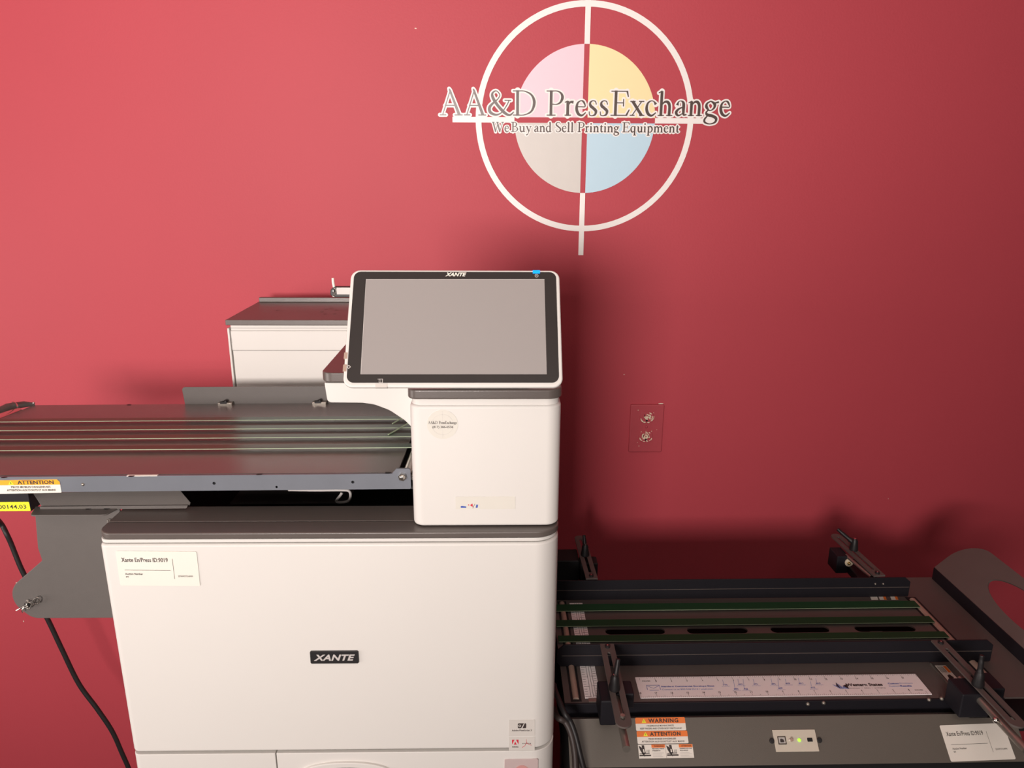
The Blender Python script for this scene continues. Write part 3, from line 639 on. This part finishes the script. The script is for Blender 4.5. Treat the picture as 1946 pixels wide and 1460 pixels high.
# R-shaped hitch pin
FH = F((0, .927, 0), X, Z); hp = lambda x, y, h=0: FH.p(*FH.loc(x, y), h)
g = G(); g.tube(spline([hp(31, 1157, .002), hp(39, 1152.5, .002), hp(48, 1148), hp(52, 1141), hp(48.5, 1139.5)], 6), .0010, 8)
g.tube(spline([hp(44, 1160, .003), hp(43, 1155, .003), hp(48, 1150.5, .003), hp(56, 1152.5, .003), hp(60, 1148, .003), hp(62, 1144, .003), hp(66, 1135, .003), hp(72, 1132.5, .003), hp(75.5, 1137, .003), hp(73, 1143, .003), hp(67, 1144, .003), hp(62, 1146, .003), hp(58, 1142, .003), hp(52, 1141, .003), hp(49, 1146, .003), hp(54, 1149, .003)], 6), .0009, 8)
g.build('hitch_pin', 'chrome', fe)
# motor box at the far left under the rail
mb = G().box(-.86, -.6300, .931, 1.05, .9560, .9880).build('motor_box', 'char', fe, bevel=.0008)
FMb = F((0, .931, 0), X, Z)
a, b = FMb.loc(-40, 969.5), FMb.loc(55, 952)
ys = G().fprism(FMb, rrect(a[0], a[1], b[0], b[1], .0012, 4), .0001, .0005).build('part_number_sticker', 'lemon', mb, smooth=False)
ys['label'] = 'bright yellow sticker with a printed number'
a = FMb.loc(-36, 965.0); b = FMb.loc(49, 957.0)
G().text(FMb, '050-100144.03', a[0], a[1], b[0]-a[0], b[1]-a[1], .0008, bold=.006).build('sticker_lettering', 'ink', ys, smooth=False)
# attention sticker wrapping the rail end
FAt = F((0, .9215, 0), X, Z); q = FAt.loc
a, b = q(-60, 936), q(113, 909.5)
at = G().fprism(FAt, rpoly([(a[0], a[1]-.001, 0), (b[0], a[1]+.0005, .001), (b[0], b[1]-.0035, 0), (b[0]-.003, b[1], 0), (a[0], b[1]-.001, 0)], 3), .0001, .0005).build('attention_sticker', 'label', rail, smooth=False)
at['label'] = 'orange and white caution sticker'
g = G(); zc = q(50, 919.5)[1]; g.flat(FAt, [(a[0], zc-.0006), (b[0], zc), (b[0], b[1]-.0035), (b[0]-.003, b[1]), (a[0], b[1]-.001)], .0007)
g.build('orange_band', 'amber', at, smooth=False)
g = G(); a = q(34, 918.5); b = q(102, 911); g.text(FAt, 'ATTENTION', a[0], a[1], b[0]-a[0], b[1]-a[1], .0009, bold=.03)
a = q(22, 925.5); b = q(96, 921.5); g.text(FAt, 'PIECES MOBILES DANGEREUSES', a[0], a[1], b[0]-a[0], .0028, .0009, bold=.01)
a = q(14, 931.5); b = q(106, 926.5); g.text(FAt, 'ATTENTION AUX DOIGTS ET AUX MAINS', a[0], a[1], b[0]-a[0], .0028, .0009, bold=.01)
x, z = q(22, 918.8); g.flat(FAt, [(x-.0036, z), (x+.0036, z), (x, z+.0056)], .0009, 1); g.rect(FAt, x-.0004, z+.0008, x+.0004, z+.0038, .0011)
g.build('sticker_lettering', ['ink', 'lemon'], at, smooth=False)
# plate and bent handle in the bay under the deck
g = G(); g.box(-.3890, -.2180, 1.000, 1.06, .9330, .9345); g.build('lower_tray', 'brown', fe); g = G(); g.box(-.3890, -.2180, .9980, 1.000, .9322, .9352); g.build('tray_edge', 'grey', fe)
g = G(); g.box(-.30, -.2250, 1.000, 1.006, .9560, .9590); g.build('tray_strap', 'grey', fe)
hq = lambda x, y: FHd.p(*FHd.loc(x, y)); FHd = F((0, .985, 0), X, Z)
g = G(); g.tube(spline([hq(548, 932), hq(600, 933), hq(652, 933), hq(663, 935), hq(666, 942), hq(664, 951), hq(657, 955), hq(644, 956), hq(639, 953), hq(646, 944), hq(650, 938)], 6), .0019, 8); g.build('bent_wire_handle', 'mark', fe)
g = G(); g.box(-.42, -.14, 1.02, 1.18, .9600, .9850); g.build('underframe', 'void', fe)

# ================================================================== DELIVERY CONVEYOR (right)
de = thing('delivery_conveyor', 'dark steel delivery table with green belts and guide rails right of the press', 'conveyor', (.45, 1.1, FL), rot=(0, math.radians(-.30), 0))
de.location.x += .005                              # keeps the deck over its place despite the slight lean
TZ = .600; EX0, EX1 = .1040, .9300
FDk = F((0, 0, TZ), X, Y); k = FDk.loc
def slot(xa, xb, yc, r): return [(xa+r+r*math.cos(a), yc+r*math.sin(a)) for a in [math.pi/2+i*math.pi/10 for i in range(11)]]+[(xb-r+r*math.cos(a), yc+r*math.sin(a)) for a in [-math.pi/2+i*math.pi/10 for i in range(11)]]
holes = [slot(xa, xb, 1.1690, .0095) for xa, xb in ((.1935, .3015), (.3420, .4520), (.4945, .6010), (.6485, .7590))]
G().curve(FZ, [[(EX0, .983), (EX1, .983), (EX1, 1.343), (EX0, 1.343)]]+holes, TZ-.003, TZ, 0, 0).build('deck_plate', 'brown', de)
G().box(EX0+.01, EX1-.01, 1.00, 1.33, .52, .53).build('underpan', 'void', de)
g = G(); g.tube([V(.56, 1.145, .56), V(.60, 1.19, .56)], .002, 8); g.build('inner_rod', 'zinc', de); g = G(); g.ball(V(.664, 1.168, .575), .005); g.build('inner_pulley', 'zinc', de)
G().box(.683, .706, 1.15, 1.18, .583, .587).build('inner_bracket', 'brown', de)
# front lip and sloping control face
G().box(EX0, .800, .9800, .9835, .5735, .6000).build('front_lip', 'char', de, bevel=.0008)
FLp = F((0, .980, 0), X, Z)
g = G()
for px, py in ((1535, 1338), (1565, 1336), (1765, 1331), (1789, 1329)):
    x, z = FLp.loc(px, py); G().ball(FLp.p(x, z, .0005), .0032).build('lip_screw', 'zinc', de)
a41 = math.radians(41); sl = V(0, math.cos(a41), math.sin(a41))
S0 = V(0, .9665, .5765+.006)
FSl = F(V(0, .9620, FLp.loc(1500, 1361)[1]+.0000), X, sl)
FSl.o = V(0, .962, CP.z) ; 
_r = CF + CR*((1500-973)/CAMF) - CU*((1361-730)/CAMF); _p = CP + _r*(.962/_r.y); FSl = F((0, _p.y, _p.z), X, sl)
q = FSl.loc
xl, xr = .1065, .8030
g = G().fprism(FSl, [(xl, 0), (xr-.085, 0), (xr-.070, -.006), (xr, -.006), (xr, -.0680), (xl, -.0680)], -.002, 0)
cf = g.build('sloped_panel', 'slope', de, bevel=.0006)
P0 = FSl.p(0, 0)
g = G(); FSide = F((0, 0, 0), Y, Z)
g.add([V(xl, .9815, .5745), V(xr-.085, .9815, .5745), V(xr-.085, P0.y, P0.z), V(xl, P0.y, P0.z)], [[0, 1, 2, 3]]); g.build('bevel_strip', 'brown', de, smooth=False)
P1 = FSl.p(0, -.068)
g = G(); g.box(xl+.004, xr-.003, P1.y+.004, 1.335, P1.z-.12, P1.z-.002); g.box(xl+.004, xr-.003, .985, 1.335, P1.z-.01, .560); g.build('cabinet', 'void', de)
for x, y in ((.15, .97), (.15, 1.30), (.76, .97), (.76, 1.30)):
    G().box(x-.02, x+.02, y-.02, y+.02, FL, P1.z-.11).build('leg', 'char', de, bevel=.002)
# belts
for py, py2, px in ((1158.5, 1146, 1746), (1187.5, 1175.5, 1776), (1216.5, 1205, 1806)):
    FB = F((0, 0, TZ+.005), X, Y); y0 = FB.loc(1300, py)[1]; y1 = FB.loc(1300, py2)[1]
    G().fprism(FZ, [(.1060, y0), (.8010, y0), (.8010, y1), (.1060, y1)], TZ+.0037, TZ+.005, 0, 1).build('belt', ['belt2', 'beltedge'], de, smooth=False)
G().cyl(V(.8040, 1.02, .5965), V(.8040, 1.262, .5965), .0075).build('roller', 'tan', de)
G().box(.7935, .8145, 1.012, 1.27, .5870, .6006).build('roller_slot', 'void', de)
G().cyl(V(.1225, .990, .5990), V(.1225, 1.262, .5990), .0052).build('roller', 'tan', de)
G().box(.1140, .1310, .9850, 1.268, .5900, .6004).build('roller_slot', 'void', de)
# adhesive scale strip along the inlet
sx0, sx1 = .1370, .1620
sc2 = G().fprism(FZ, [(sx0, .9925), (sx1, .9925), (sx1, 1.262), (sx0, 1.262)], TZ+.0001, TZ+.0006).build('scale_strip', 'rulerw', de, smooth=False)
g = G()
for i in range(44):
    y = .995+i*.006; g.rect(FDk, sx0+.001, y, sx0+.001+(.005 if i % 4 else .009), y+.0007, .0008); g.rect(FDk, sx1-.001-(.005 if i % 4 else .009), y+.002, sx1-.001, y+.0027, .0008)
for x in (.1465, .1505, .1545): g.rect(FDk, x, .995, x+.0006, 1.26, .0008)
g.build('scale_marks', 'ink', sc2, smooth=False)
g = G(); g.box(.142, .160, .9835, .9910, TZ, TZ+.0012); g.build('strip_end_clip', 'zinc', de)
# guide rails with a ledge on their inner face
def guide_rail(name, y, x0, x1, lab):
    fr = F((0, y, 0), X, Z)
    r = G().fprism(fr, rpoly([(x0+.006, .601, .001), (x1, .601, .002), (x1, .6330, .001), (x1-.011, .6425, .001), (x0+.012, .6425, .004), (x0, .6320, .002), (x0, .609, .002)], 3), -.0030, 0).build(name, 'char', de, bevel=.0006)
    G().box(x0+.008, x1-.002, y-.0012, y, .6218, .6226).build('rail_crease', 'brown', r)
    r['label'] = lab
    return r
r1 = guide_rail('guide_rail', 1.0705, .0980, .8340, 'near side guide rail'); r2 = guide_rail('guide_rail', 1.2715, .0980, .8010, 'far side guide rail')
g = G()
for px in (1663, 1678):
    fr = F((0, 1.2715, 0), X, Z); x, z = fr.loc(px, 1111); G().ball(fr.p(x, z, .0005), .0022).build('rail_screw', 'zinc', r2)
# slotted arm + block + rod + clamp lever
def arm_set(xc, y0, y1, z, lev, rod, side, skew=0., lever=True):
    """slotted arm from the rail (y0) outward to y1"""
    wd = .0115; s_ = 1 if y1 > y0 else -1
    fr = F((xc, y0, z), (1, 0, 0), (0, 1, 0)).sub(0, 0, skew)
    L = abs(y1-y0)*s_
    def cap(xa, ya, r, yend):                      # rounded bar outline
        sg = 1 if yend > ya else -1
        return [(-r, ya), (r, ya)]+[(r*math.cos(a), (yend-sg*r)+sg*r*math.sin(a)) for a in [i*math.pi/10 for i in range(11)]]
    outer = [(-wd, -s_*.004), (wd, -s_*.004)]+[(wd*math.cos(a), (L-s_*wd)+s_*wd*math.sin(a)) for a in [i*math.pi/10 for i in range(11)]]
    sr = .0028
    def sl_(ya, yb): 
        lo, hi = min(ya, yb), max(ya, yb)
        return [(sr*math.cos(a), hi-sr+sr*math.sin(a)) for a in [i*math.pi/8 for i in range(9)]]+[(sr*math.cos(a), lo+sr+sr*math.sin(a)) for a in [math.pi+i*math.pi/8 for i in range(9)]]
    arm = G().curve(fr, [outer, sl_(s_*.018, L-s_*.014)], 0, .003).build('slotted_arm', 'brown', de)
    g = G(); g.cyl(fr.p(0, s_*.004, -.001), fr.p(0, s_*.004, .006), .0045, 16); g.build('arm_screw', 'black', arm, bevel=.0005)
    g = G(); g.cyl(fr.p(0, s_*.004, .006), fr.p(0, s_*.004, .0065), .0016, 8); g.build('screw_socket', 'chrome', arm)
    return fr, arm
# front left
fr, arm = arm_set(.1805, 1.0640, .8750, .6430, 1, 1, -1, skew=math.radians(-.5))
G().box(.1530, .1775, .9350, .9820, .5970, .6410).build('clamp_block', 'char', de, bevel=.0025)
G().box(.1775, .2060, .9500, .9820, .6150, .6410).build('clamp_block', 'char', de, bevel=.0025)
g = G(); g.cyl(V(.1790, .985, .6330), V(.1775, .8480, .6330), .0055, 20); g.build('guide_rod', 'zinc', de)
def lever(px, py, z, tip, parent, col='black'):
    fr = F((0, 0, z), X, Y); x, y = fr.loc(px, py); c = V(x, y, z)
    kb = G().tube([c, c+V(0, 0, .004), c+V(0, 0, .012), c+V(0, 0, .020), c+V(0, 0, .024)], [.0085, .0088, .0070, .0066, .0045], 18)
    h = c+V(0, 0, .015); t = Vector(tip)
    kb.tube(spline([h, h+t*.35+V(0, 0, .004), h+t*.8+V(0, 0, .010), h+t+V(0, 0, .013)], 5), [.0052]*5+[.0040]*5+[.0034]*5+[.0030], 10)
    o = kb.build('clamp_lever', col, parent)
    G().cyl(c+V(0, 0, .0235), c+V(0, 0, .0255), .0026, 12).build('lever_bolt', 'chrome', o)
    return o
lever(1168, 1308, .6465, (.006, .012, .016), arm)
g = G(); g.cyl(V(.1790, .8960, .640), V(.1790, .8960, .6490), .0035, 12); g.build('stop_screw', 'zinc', arm)
# front right
fr, arm = arm_set(.7360, 1.0640, .8650, .6430, 1, 1, 1, skew=math.radians(.8))
G().box(.7020, .7480, .9400, .9800, .5980, .6400).build('clamp_block', 'char', de, bevel=.0025)
G().box(.7480, .7780, .9550, .9950, .6020, .6380).build('clamp_block', 'char', de, bevel=.0025)
g = G(); g.cyl(V(.7300, .990, .6300), V(.7310, .8380, .6300), .0060, 20); g.build('guide_rod', 'zinc', de)
lever(1858, 1304, .6465, (.0005, .004, .022), arm)
g = G(); g.ball(V(.7225, .8930, .6340), .0045); g.build('stop_screw', 'chrome', arm)
# rear left
fr, arm = arm_set(.1805, 1.2790, 1.4500, .6430, 1, 1, -1, skew=math.radians(2.0))
G().box(.1080, .1660, 1.3600, 1.4100, .5500, .6360).build('clamp_block', 'void', de, bevel=.003)
G().box(.1660, .2020, 1.3450, 1.3750, .5900, .6380).build('clamp_block', 'void', de, bevel=.003)
g = G(); g.cyl(V(.1900, 1.29, .6300), V(.1860, 1.4350, .6300), .0055, 20); g.build('guide_rod', 'zinc', de)
lever(1112, 1054, .6465, (-.002, .010, .012), arm)
# rear right
fr, arm = arm_set(.7400, 1.2790, 1.4480, .6430, 1, 1, 1, skew=math.radians(4.5))
G().box(.6965, .7210, 1.3600, 1.4000, .6010, .6400).build('clamp_block', 'char', de, bevel=.002)
G().box(.7210, .7600, 1.3100, 1.3900, .6010, .6180).build('clamp_block', 'char', de, bevel=.002)
g = G(); bb = F((0, 1.358, 0), X, Z); bx, bzz = bb.loc(1614, 1071); g.cyl(V(bx, 1.358, bzz), V(bx, 1.375, bzz), .0088, 18); g.build('pivot_bush', 'cream', de); g = G(); g.ball(V(bx-.001, 1.357, bzz-.001), .0034); g.build('pivot_pin', 'brass', de)
g = G(); g.cyl(V(.7300, 1.285, .6370), V(.7180, 1.3700, .6370), .0035, 20); g.build('guide_rod', 'zinc', de)
lever(1622, 1046, .6465, (-.030, .018, .010), arm)
# warning stickers near the far belt
FSt = FDk; q = FSt.loc
for i, (px, mt) in enumerate(((1656, 'label'), (1672, 'label'), (1694, 'label'))):
    a = q(px, 1142); b = q(px+13, 1142); c = q(px+10, 1134.5); d = q(px-3, 1134.5)
    s_ = G().fprism(FDk, [a, b, c, d], .0001, .0005).build('caution_sticker', mt, de, smooth=False)
    if i: G().fprism(FDk, [((a[0]*2+b[0])/3+.004, a[1]), b, c, ((d[0]*2+c[0])/3+.004, d[1])], .0005, .0008).build('orange_print', 'orange', s_, smooth=False)
# long caution sticker beside the near right arm
a, b, c, d = k(1776, 1267), k(1794, 1266), k(1829, 1302), k(1813, 1314)
cs = G().fprism(FDk, [(a[0], a[1]), (a[0]+.0185, a[1]), (a[0]+.0185, d[1]), (a[0], d[1])], .0001, .0005).build('caution_sticker', 'label', de, smooth=False)
g = G(); x0, y0, y1 = a[0], d[1], a[1]; L_ = y1-y0
g.rect(FDk, x0+.0125, y0+L_*.70, x0+.0175, y1-.002, .0008, 1); g.rect(FDk, x0+.0125, y0+L_*.10, x0+.0175, y0+L_*.32, .0008, 1)
for i in range(4): g.rect(FDk, x0+.002+.0025*i, y0+L_*.70, x0+.003+.0025*i, y1-.003, .0008); g.rect(FDk, x0+.002+.0025*i, y0+L_*.08, x0+.0028+.0025*i, y0+L_*.3, .0008)
g.flat(FDk, [(x0+.004, y0+L_*.38), (x0+.008, y0+L_*.36), (x0+.014, y0+L_*.5), (x0+.011, y0+L_*.62), (x0+.006, y0+L_*.58)], .0008)
g.build('sticker_print', ['ink', 'orange'], cs, smooth=False)
cs2 = G().fprism(FDk, [(a[0]+.05, a[1]+.002), (a[0]+.062, a[1]+.002), (a[0]+.062, a[1]-.06), (a[0]+.05, a[1]-.06)], .0001, .0005).build('faded_sticker', 'tan', de, smooth=False)
G().box(a[0]-.006, a[0]-.0045, a[1]-.06, a[1]+.004, TZ, TZ+.003).build('thin_divider', 'zinc', de)
# end wing with oval opening
w0 = V(.8865, 1.338, TZ); 
G().box(.8850, .8890, .95, 1.338, TZ, TZ+.026).build('wing_upstand', 'char', de, bevel=.0008)
aw = math.radians(38)
FWg = F((.8865, 0, TZ+.026), Y, (math.cos(aw), 0, math.sin(aw)))      # x = along the depth, y = up the slope
FWg = F((.8865, 0, TZ+.026), (0, -1, 0), (math.cos(aw), 0, math.sin(aw)))
WL = .0950
outer = rpoly([(-1.338, 0, .003), (-.93, 0, .003), (-.93, WL, .04), (-1.350, WL, .055)], 12)
hole = circ(-1.124, .052, .108, 48, ry=.029)
G().curve(FWg, [outer, hole], -.003, 0).build('end_wing', 'brown', de)

# sloped panel details
q = FSl.loc
def warn(fr, x0, y0, x1, y1, word, l1, l2):
    st = G().fprism(fr, rrect(x0, y0, x1, y1, .0016, 4), .0001, .0005).build('caution_sticker', 'label', cf, smooth=False)
    W_, H_ = x1-x0, y1-y0
    g = G().fprism(fr, rpoly([(x0, y0+H_*.54, 0), (x1, y0+H_*.54, 0), (x1, y1, .0016), (x0, y1, .0016)], 4), .0005, .0007); g.build('orange_band', 'orange', st, smooth=False)
    g = G(); g.text(fr, word, x0+W_*.26, y0+H_*.60, W_*.60, H_*.32, .0010, bold=.03, sp=1.15)
    g.text(fr, l1, x0+W_*.22, y0+H_*.31, W_*.54, H_*.12, .0010, bold=.01); g.text(fr, l2, x0+W_*.08, y0+H_*.10, W_*.84, H_*.12, .0010, bold=.01)
    x, y = x0+W_*.17, y0+H_*.60; g.flat(fr, [(x-H_*.19, y), (x+H_*.19, y), (x, y+H_*.32)], .0010, 1); g.rect(fr, x-.0003, y+.001, x+.0003, y+H_*.2, .0012)
    g.build('sticker_lettering', ['ink', 'lemon'], st, smooth=False); return st
a, b = q(1209, 1388.3), q(1301, 1362.5)
warn(FSl, a[0], a[1], b[0], b[1], 'WARNING', 'HAZARDOUS MOVING PARTS', 'KEEP FINGERS AND OTHER BODY PARTS AWAY')
a2 = q(1211, 1413.0)
warn(FSl, a[0]+.0003, a2[1], b[0]+.0010, a[1]-.0003, 'ATTENTION', 'PIECES MOBILES DANGEREUSES', 'ATTENTION AUX DOIGTS ET AUX MAINS')
def picto(x0, y0, x1, y1, word, l1, l2):
    st = G().fprism(FSl, [(x0, y0), (x1, y0), (x1, y1), (x0, y1)], .0001, .0005).build('pictogram_sticker', 'label', cf, smooth=False)
    W_, H_ = x1-x0, y1-y0; g = G(); P = lambda u, v: (x0+u*W_, y0+v*H_)
    g.rect(FSl, *P(.02, .16), *P(.44, .26), .0008); g.flat(FSl, [P(.02, .92), P(.12, .8), P(.2, .45), P(.22, .1), P(.14, .3), P(.06, .6)], .0008)
    g.flat(FSl, [P(.13, .95), P(.22, .95), P(.23, .7), P(.26, .35), P(.15, .35), P(.14, .7)], .0008); g.flat(FSl, [P(.165, .66), P(.205, .66), P(.22, .42), P(.17, .42)], .0010, 2)
    for u in (.30, .34, .38): g.line(FSl, [P(u, .40), P(u+.02, .62)], .0005, .0008)
    g.line(FSl, [P(.03, .33), P(.40, .36)], .0009, .0008)
    g.rect(FSl, *P(.49, .76), *P(.99, .99), .0007, 1)
    g.text(FSl, word, *P(.58, .81), W_*.36, H_*.12, .0009, bold=.02); g.text(FSl, l1, *P(.51, .64), W_*.44, H_*.08, .0009, bold=.02); g.text(FSl, l2, *P(.51, .50), W_*.30, H_*.08, .0009, bold=.02)
    for v_ in (.38, .29, .20, .11): g.line(FSl, [P(.51, v_), P(.51+random.uniform(.3, .44), v_)], .0004, .0008, 3)
    g.build('sticker_print', ['ink', 'orange', 'label', 'mark'], st, smooth=False)
c0, c1 = q(1214.5, 1440.8), q(1315.5, 1413.5); mid = (c0[0]+c1[0])/2
picto(c0[0], c0[1], mid-.0002, c1[1], 'WARNING', 'MOVING PARTS', 'PRESENT')
picto(mid+.0002, c0[1], c1[0], c1[1], 'ATTENTION', 'PRESENCE DE', 'PIECES MOBILES')
# socket plate
a, b = q(1474.5, 1429.5), q(1547.5, 1387)
x0, y0, x1, y1 = a[0], a[1], b[0], b[1]
sp_ = G().fprism(FSl, [(x0, y0), (x1, y0), (x1, y1), (x0, y1)], .0001, .0014).build('socket_plate', 'beigepl', cf, bevel=.0004)
W_, H_ = x1-x0, y1-y0; P = lambda u, v: (x0+u*W_, y0+v*H_)
g = G(); ux0, uy0 = P(.085, .33); ux1, uy1 = P(.275, .70)
g.curve(FSl, [rrect(ux0, uy0, ux1, uy1, .0004, 3), rrect(ux0+.0012, uy0+.0012, ux1-.0012, uy1-.0012, .0004, 3)], .0014, .0022); g.fprism(FSl, rpoly([(ux0+.0035, uy0+.003, 0), (ux1-.0035, uy0+.003, 0), (ux1-.0035, uy1-.0050, .0015), (ux0+.0035, uy1-.0028, .0015)], 3), .0014, .0026)
g.build('usb_socket', 'ink', sp_)
g = G(); g.fprism(FSl, rrect(ux0+.0018, uy0+.0018, ux1-.0018, uy1-.0018, .0006, 3), .0013, .0016); g.build('socket_shell', 'mark', sp_)
x, y = P(.40, .53); g = G(); g.cyl(FSl.p(x, y, .001), FSl.p(x, y, .0055), .0024, 16); g.build('red_push_button', 'tan', sp_, bevel=.0006)
g = G(); g.cyl(FSl.p(x-.0035, y-.0006, .001), FSl.p(x-.0035, y-.0006, .004), .0013, 10); g.build('button_pin', 'label', sp_)
x, y = P(.585, .52); g = G(); g.ball(FSl.p(x, y, .0018), .0025); g.build('green_lamp', 'greenled', sp_)
g = G(); xx, yy = P(.775, .44); g.fprism(FSl, [(xx, yy), (xx+.0075, yy), (xx+.0075, yy+.0050), (xx, yy+.0050)], .0014, .0028); g.build('toggle_switch', 'void', sp_)
for u in (-.055, 1.055):
    x, y = P(u, .50); o = G().cyl(FSl.p(x, y, 0), FSl.p(x, y, .0030), .0037, 20).build('plate_screw', 'black', cf, bevel=.0008)
# inventory tag on the sloped panel
a, b, c = q(1806.5, 1449.5), q(1928, 1446), q(1787, 1381)
auction_tag(F(FSl.p(a[0], a[1]), FSl.u, FSl.v).sub(0, 0, math.radians(1.3)), cf, .1000, .0505)

# ================================================================== RULER
u0, u1 = .2245, .6895; v0, v1 = .9905, 1.0405
ru_ = thing('ruler', 'long white eighteen inch ruler lying flat on the dark delivery table', 'ruler', (.45, 1.015, TZ+.001), rot=(0, math.radians(-.30), 0))
rdz = (.457-.45)*0
FRu = F((0, 0, TZ+.0012), X, Y)
G().fprism(FRu, rrect(u0, v0, u1, v1, .0008, 3), -.0010, 0).build('ruler_strip', 'rulerw', ru_, smooth=False)
g = G(); IN = .0254; ox = u0+.0065
for i in range(18*8+1):
    x = ox+i*IN/8; l = .0075 if i % 8 == 0 else (.0042 if i % 4 == 0 else .0024)
    if x < u1-.001: g.rect(FRu, x-.00018, v1-.0006-l, x+.00018, v1-.0006, .0003)
    x = u1-.0065-i*IN/8
    if x > u0+.001: g.rect(FRu, x-.00018, v0+.0006, x+.00018, v0+.0006+l, .0003)
for i in range(1, 19):
    w_ = .0014 if i < 10 else .0034
    x = ox+i*IN
    if x < u1-.002: g.text(FRu, str(i), x-w_/2+.0005, v1-.0125, w_, .0042, .0003, bold=.02)
    x = u1-.0065-i*IN
    if x > u0+.001: g.text(FRu, str(i), x-w_/2, v0+.0085, w_, .0042, .0003, bold=.02)
g.text(FRu, 'INCHES', u0+.010, v1-.0115, .0130, .0026, .0003, bold=.01); g.text(FRu, 'INCHES', u1-.0225, v0+.0088, .0130, .0026, .0003, bold=.01)
q = FRu.loc
a = q(1587, 1311); b = q(1606, 1298)
wx, wy = a[0], a[1]; wk = .0245
g.flat(FRu, [(wx, wy+.012), (wx+wk*.33, wy+.007), (wx+wk*.36, wy)], .0003, 2); g.flat(FRu, [(wx+wk*.33, wy+.016), (wx+wk*.40, wy+.001), (wx+wk*.62, wy+.001)], .0004, 2)
g.flat(FRu, [(wx+wk*.33, wy+.016), (wx+wk*.22, wy+.008), (wx+wk*.40, wy+.001)], .0005, 0); g.flat(FRu, [(wx+wk, wy+.012), (wx+wk*.64, wy+.008), (wx+wk*.92, wy)], .0003, 0); g.flat(FRu, [(wx+wk*.64, wy+.008), (wx+wk*.58, wy+.002), (wx+wk*.92, wy)], .0004, 2)
a = q(1609.5, 1305.5); g.text(FRu, 'Western States', a[0], a[1], .0590, .0070, .0003, bold=.035)
a = q(1614, 1310.5); g.text(FRu, 'envelopes  •  labels  •  packaging', a[0], a[1], .0590, .0028, .0003)
# mail symbol and blue print
a = q(1231, 1311.5); ex, ey = a[0], a[1]
g.line(FRu, [(ex, ey+.0015), (ex, ey+.0118), (ex+.021, ey+.0118), (ex+.021, ey+.0015)], .0008, .0003, 1); g.line(FRu, [(ex, ey+.0112), (ex+.0105, ey+.0045), (ex+.021, ey+.0112)], .0006, .0003, 1); g.line(FRu, [(ex+.003, ey), (ex+.018, ey)], .0006, .0003, 1)
a = q(1257, 1306.5); g.text(FRu, 'Standard Commercial Envelope Sizes', a[0], a[1], .0860, .0042, .0003, bold=.025, m=1)
a = q(1258.5, 1311.5); g.text(FRu, 'Contact us at 800.558.0514 / wsel.com', a[0], a[1], .0820, .0034, .0003, m=3)
for px, py, s_, ty in ((1378, 1303, '7¾', 1292), (1399, 1311, '#6¾', 1293), (1407, 1302, '#6¼', 1291), (1417, 1311, 'A2', 1291), (1436, 1302, '#7¾', 1291), (1470, 1302, '#8⅝', 1290), (1483, 1310, '#9', 1290), (1497, 1301, '#10', 1291), (1522, 1301, '#11', 1289), (1545, 1309, '#12', 1296), (1555, 1301, '#14', 1290)):
    a = q(px, py); t_ = q(px-5, ty); g.text(FRu, s_, a[0]-.003, a[1], .0072, .0036, .0003, bold=.02, m=1); g.line(FRu, [(a[0]-.001, a[1]+.004), (t_[0], t_[1])], .0005, .0003, 3)
    g.text(FRu, 'envelope', a[0]-.0060, a[1]-.0030, .0135, .0020, .0003, m=3)
a = q(1688, 1302); g.text(FRu, 'Custom', a[0], a[1], .0180, .0034, .0003, bold=.03, m=1); g.text(FRu, 'Envelopes', a[0]+.0195, a[1], .021, .0034, .0003, m=3)
a = q(1690, 1307); g.text(FRu, 'Custom', a[0], a[1], .0180, .0034, .0003, m=3); g.text(FRu, 'Results', a[0]+.0190, a[1], .0180, .0038, .0003, bold=.03, m=1)
g.build('ruler_print', ['ink', 'bluepr', 'ltblue', 'ltblue'], ru_, smooth=False)

# ================================================================== CABLES
def cable(name, label, pts, r, mt='black'):
    g = G().tube(spline(pts, 10), r, 12); o = g.build(name, mt, top=pts[-1]); return tag(o, label, 'cable')
FCa = F((0, 1.50, 0), X, Z); c = lambda x, y, d=0: FCa.p(*FCa.loc(x, y), d)
cable('hanging_cable', 'black power cord hanging down the red wall behind the feed table bracket', [V(-.80, 1.00, .9495), V(-.90, 1.22, .86)+V(-.06, 0, 0), c(2, 976, .02), c(15, 1020), c(40, 1080), c(66, 1130), c(93, 1182), c(118, 1235), c(150, 1300), c(185, 1348), c(213, 1390), c(232, 1432), c(248, 1470), c(262, 1520), V(-.80, 1.45, -.348)], .0052)
FCb = F((0, .935, 0), X, Z); c = lambda x, y, d=0: FCb.p(*FCb.loc(x, y), d)
cable('power_cable', 'thick black cable curving over the left end of the sloped panel', [V(.089, 1.01, .61), c(1059, 1344, -.034), c(1072, 1354, 0), c(1083, 1366, .006), c(1092, 1385, .016), c(1100, 1412, .03), c(1109, 1440, .04), c(1120, 1468, .05), V(.17, .87, .40), V(.16, .90, 0), V(.15, .90, -.352)], .0042)
cable('data_cable', 'black cable dropping straight between the press and the sloped panel', [V(.088, .985, .585), c(1060, 1364, 0), c(1074, 1368, .006), c(1084, 1384, .016), c(1089, 1410, .028), c(1088, 1440, .042), c(1084, 1475, .055), V(.105, .86, .30), V(.10, .87, 0), V(.10, .88, -.350)], .0046, 'ink')

for o in bpy.data.objects:
    if '_org' in o: del o['_org']
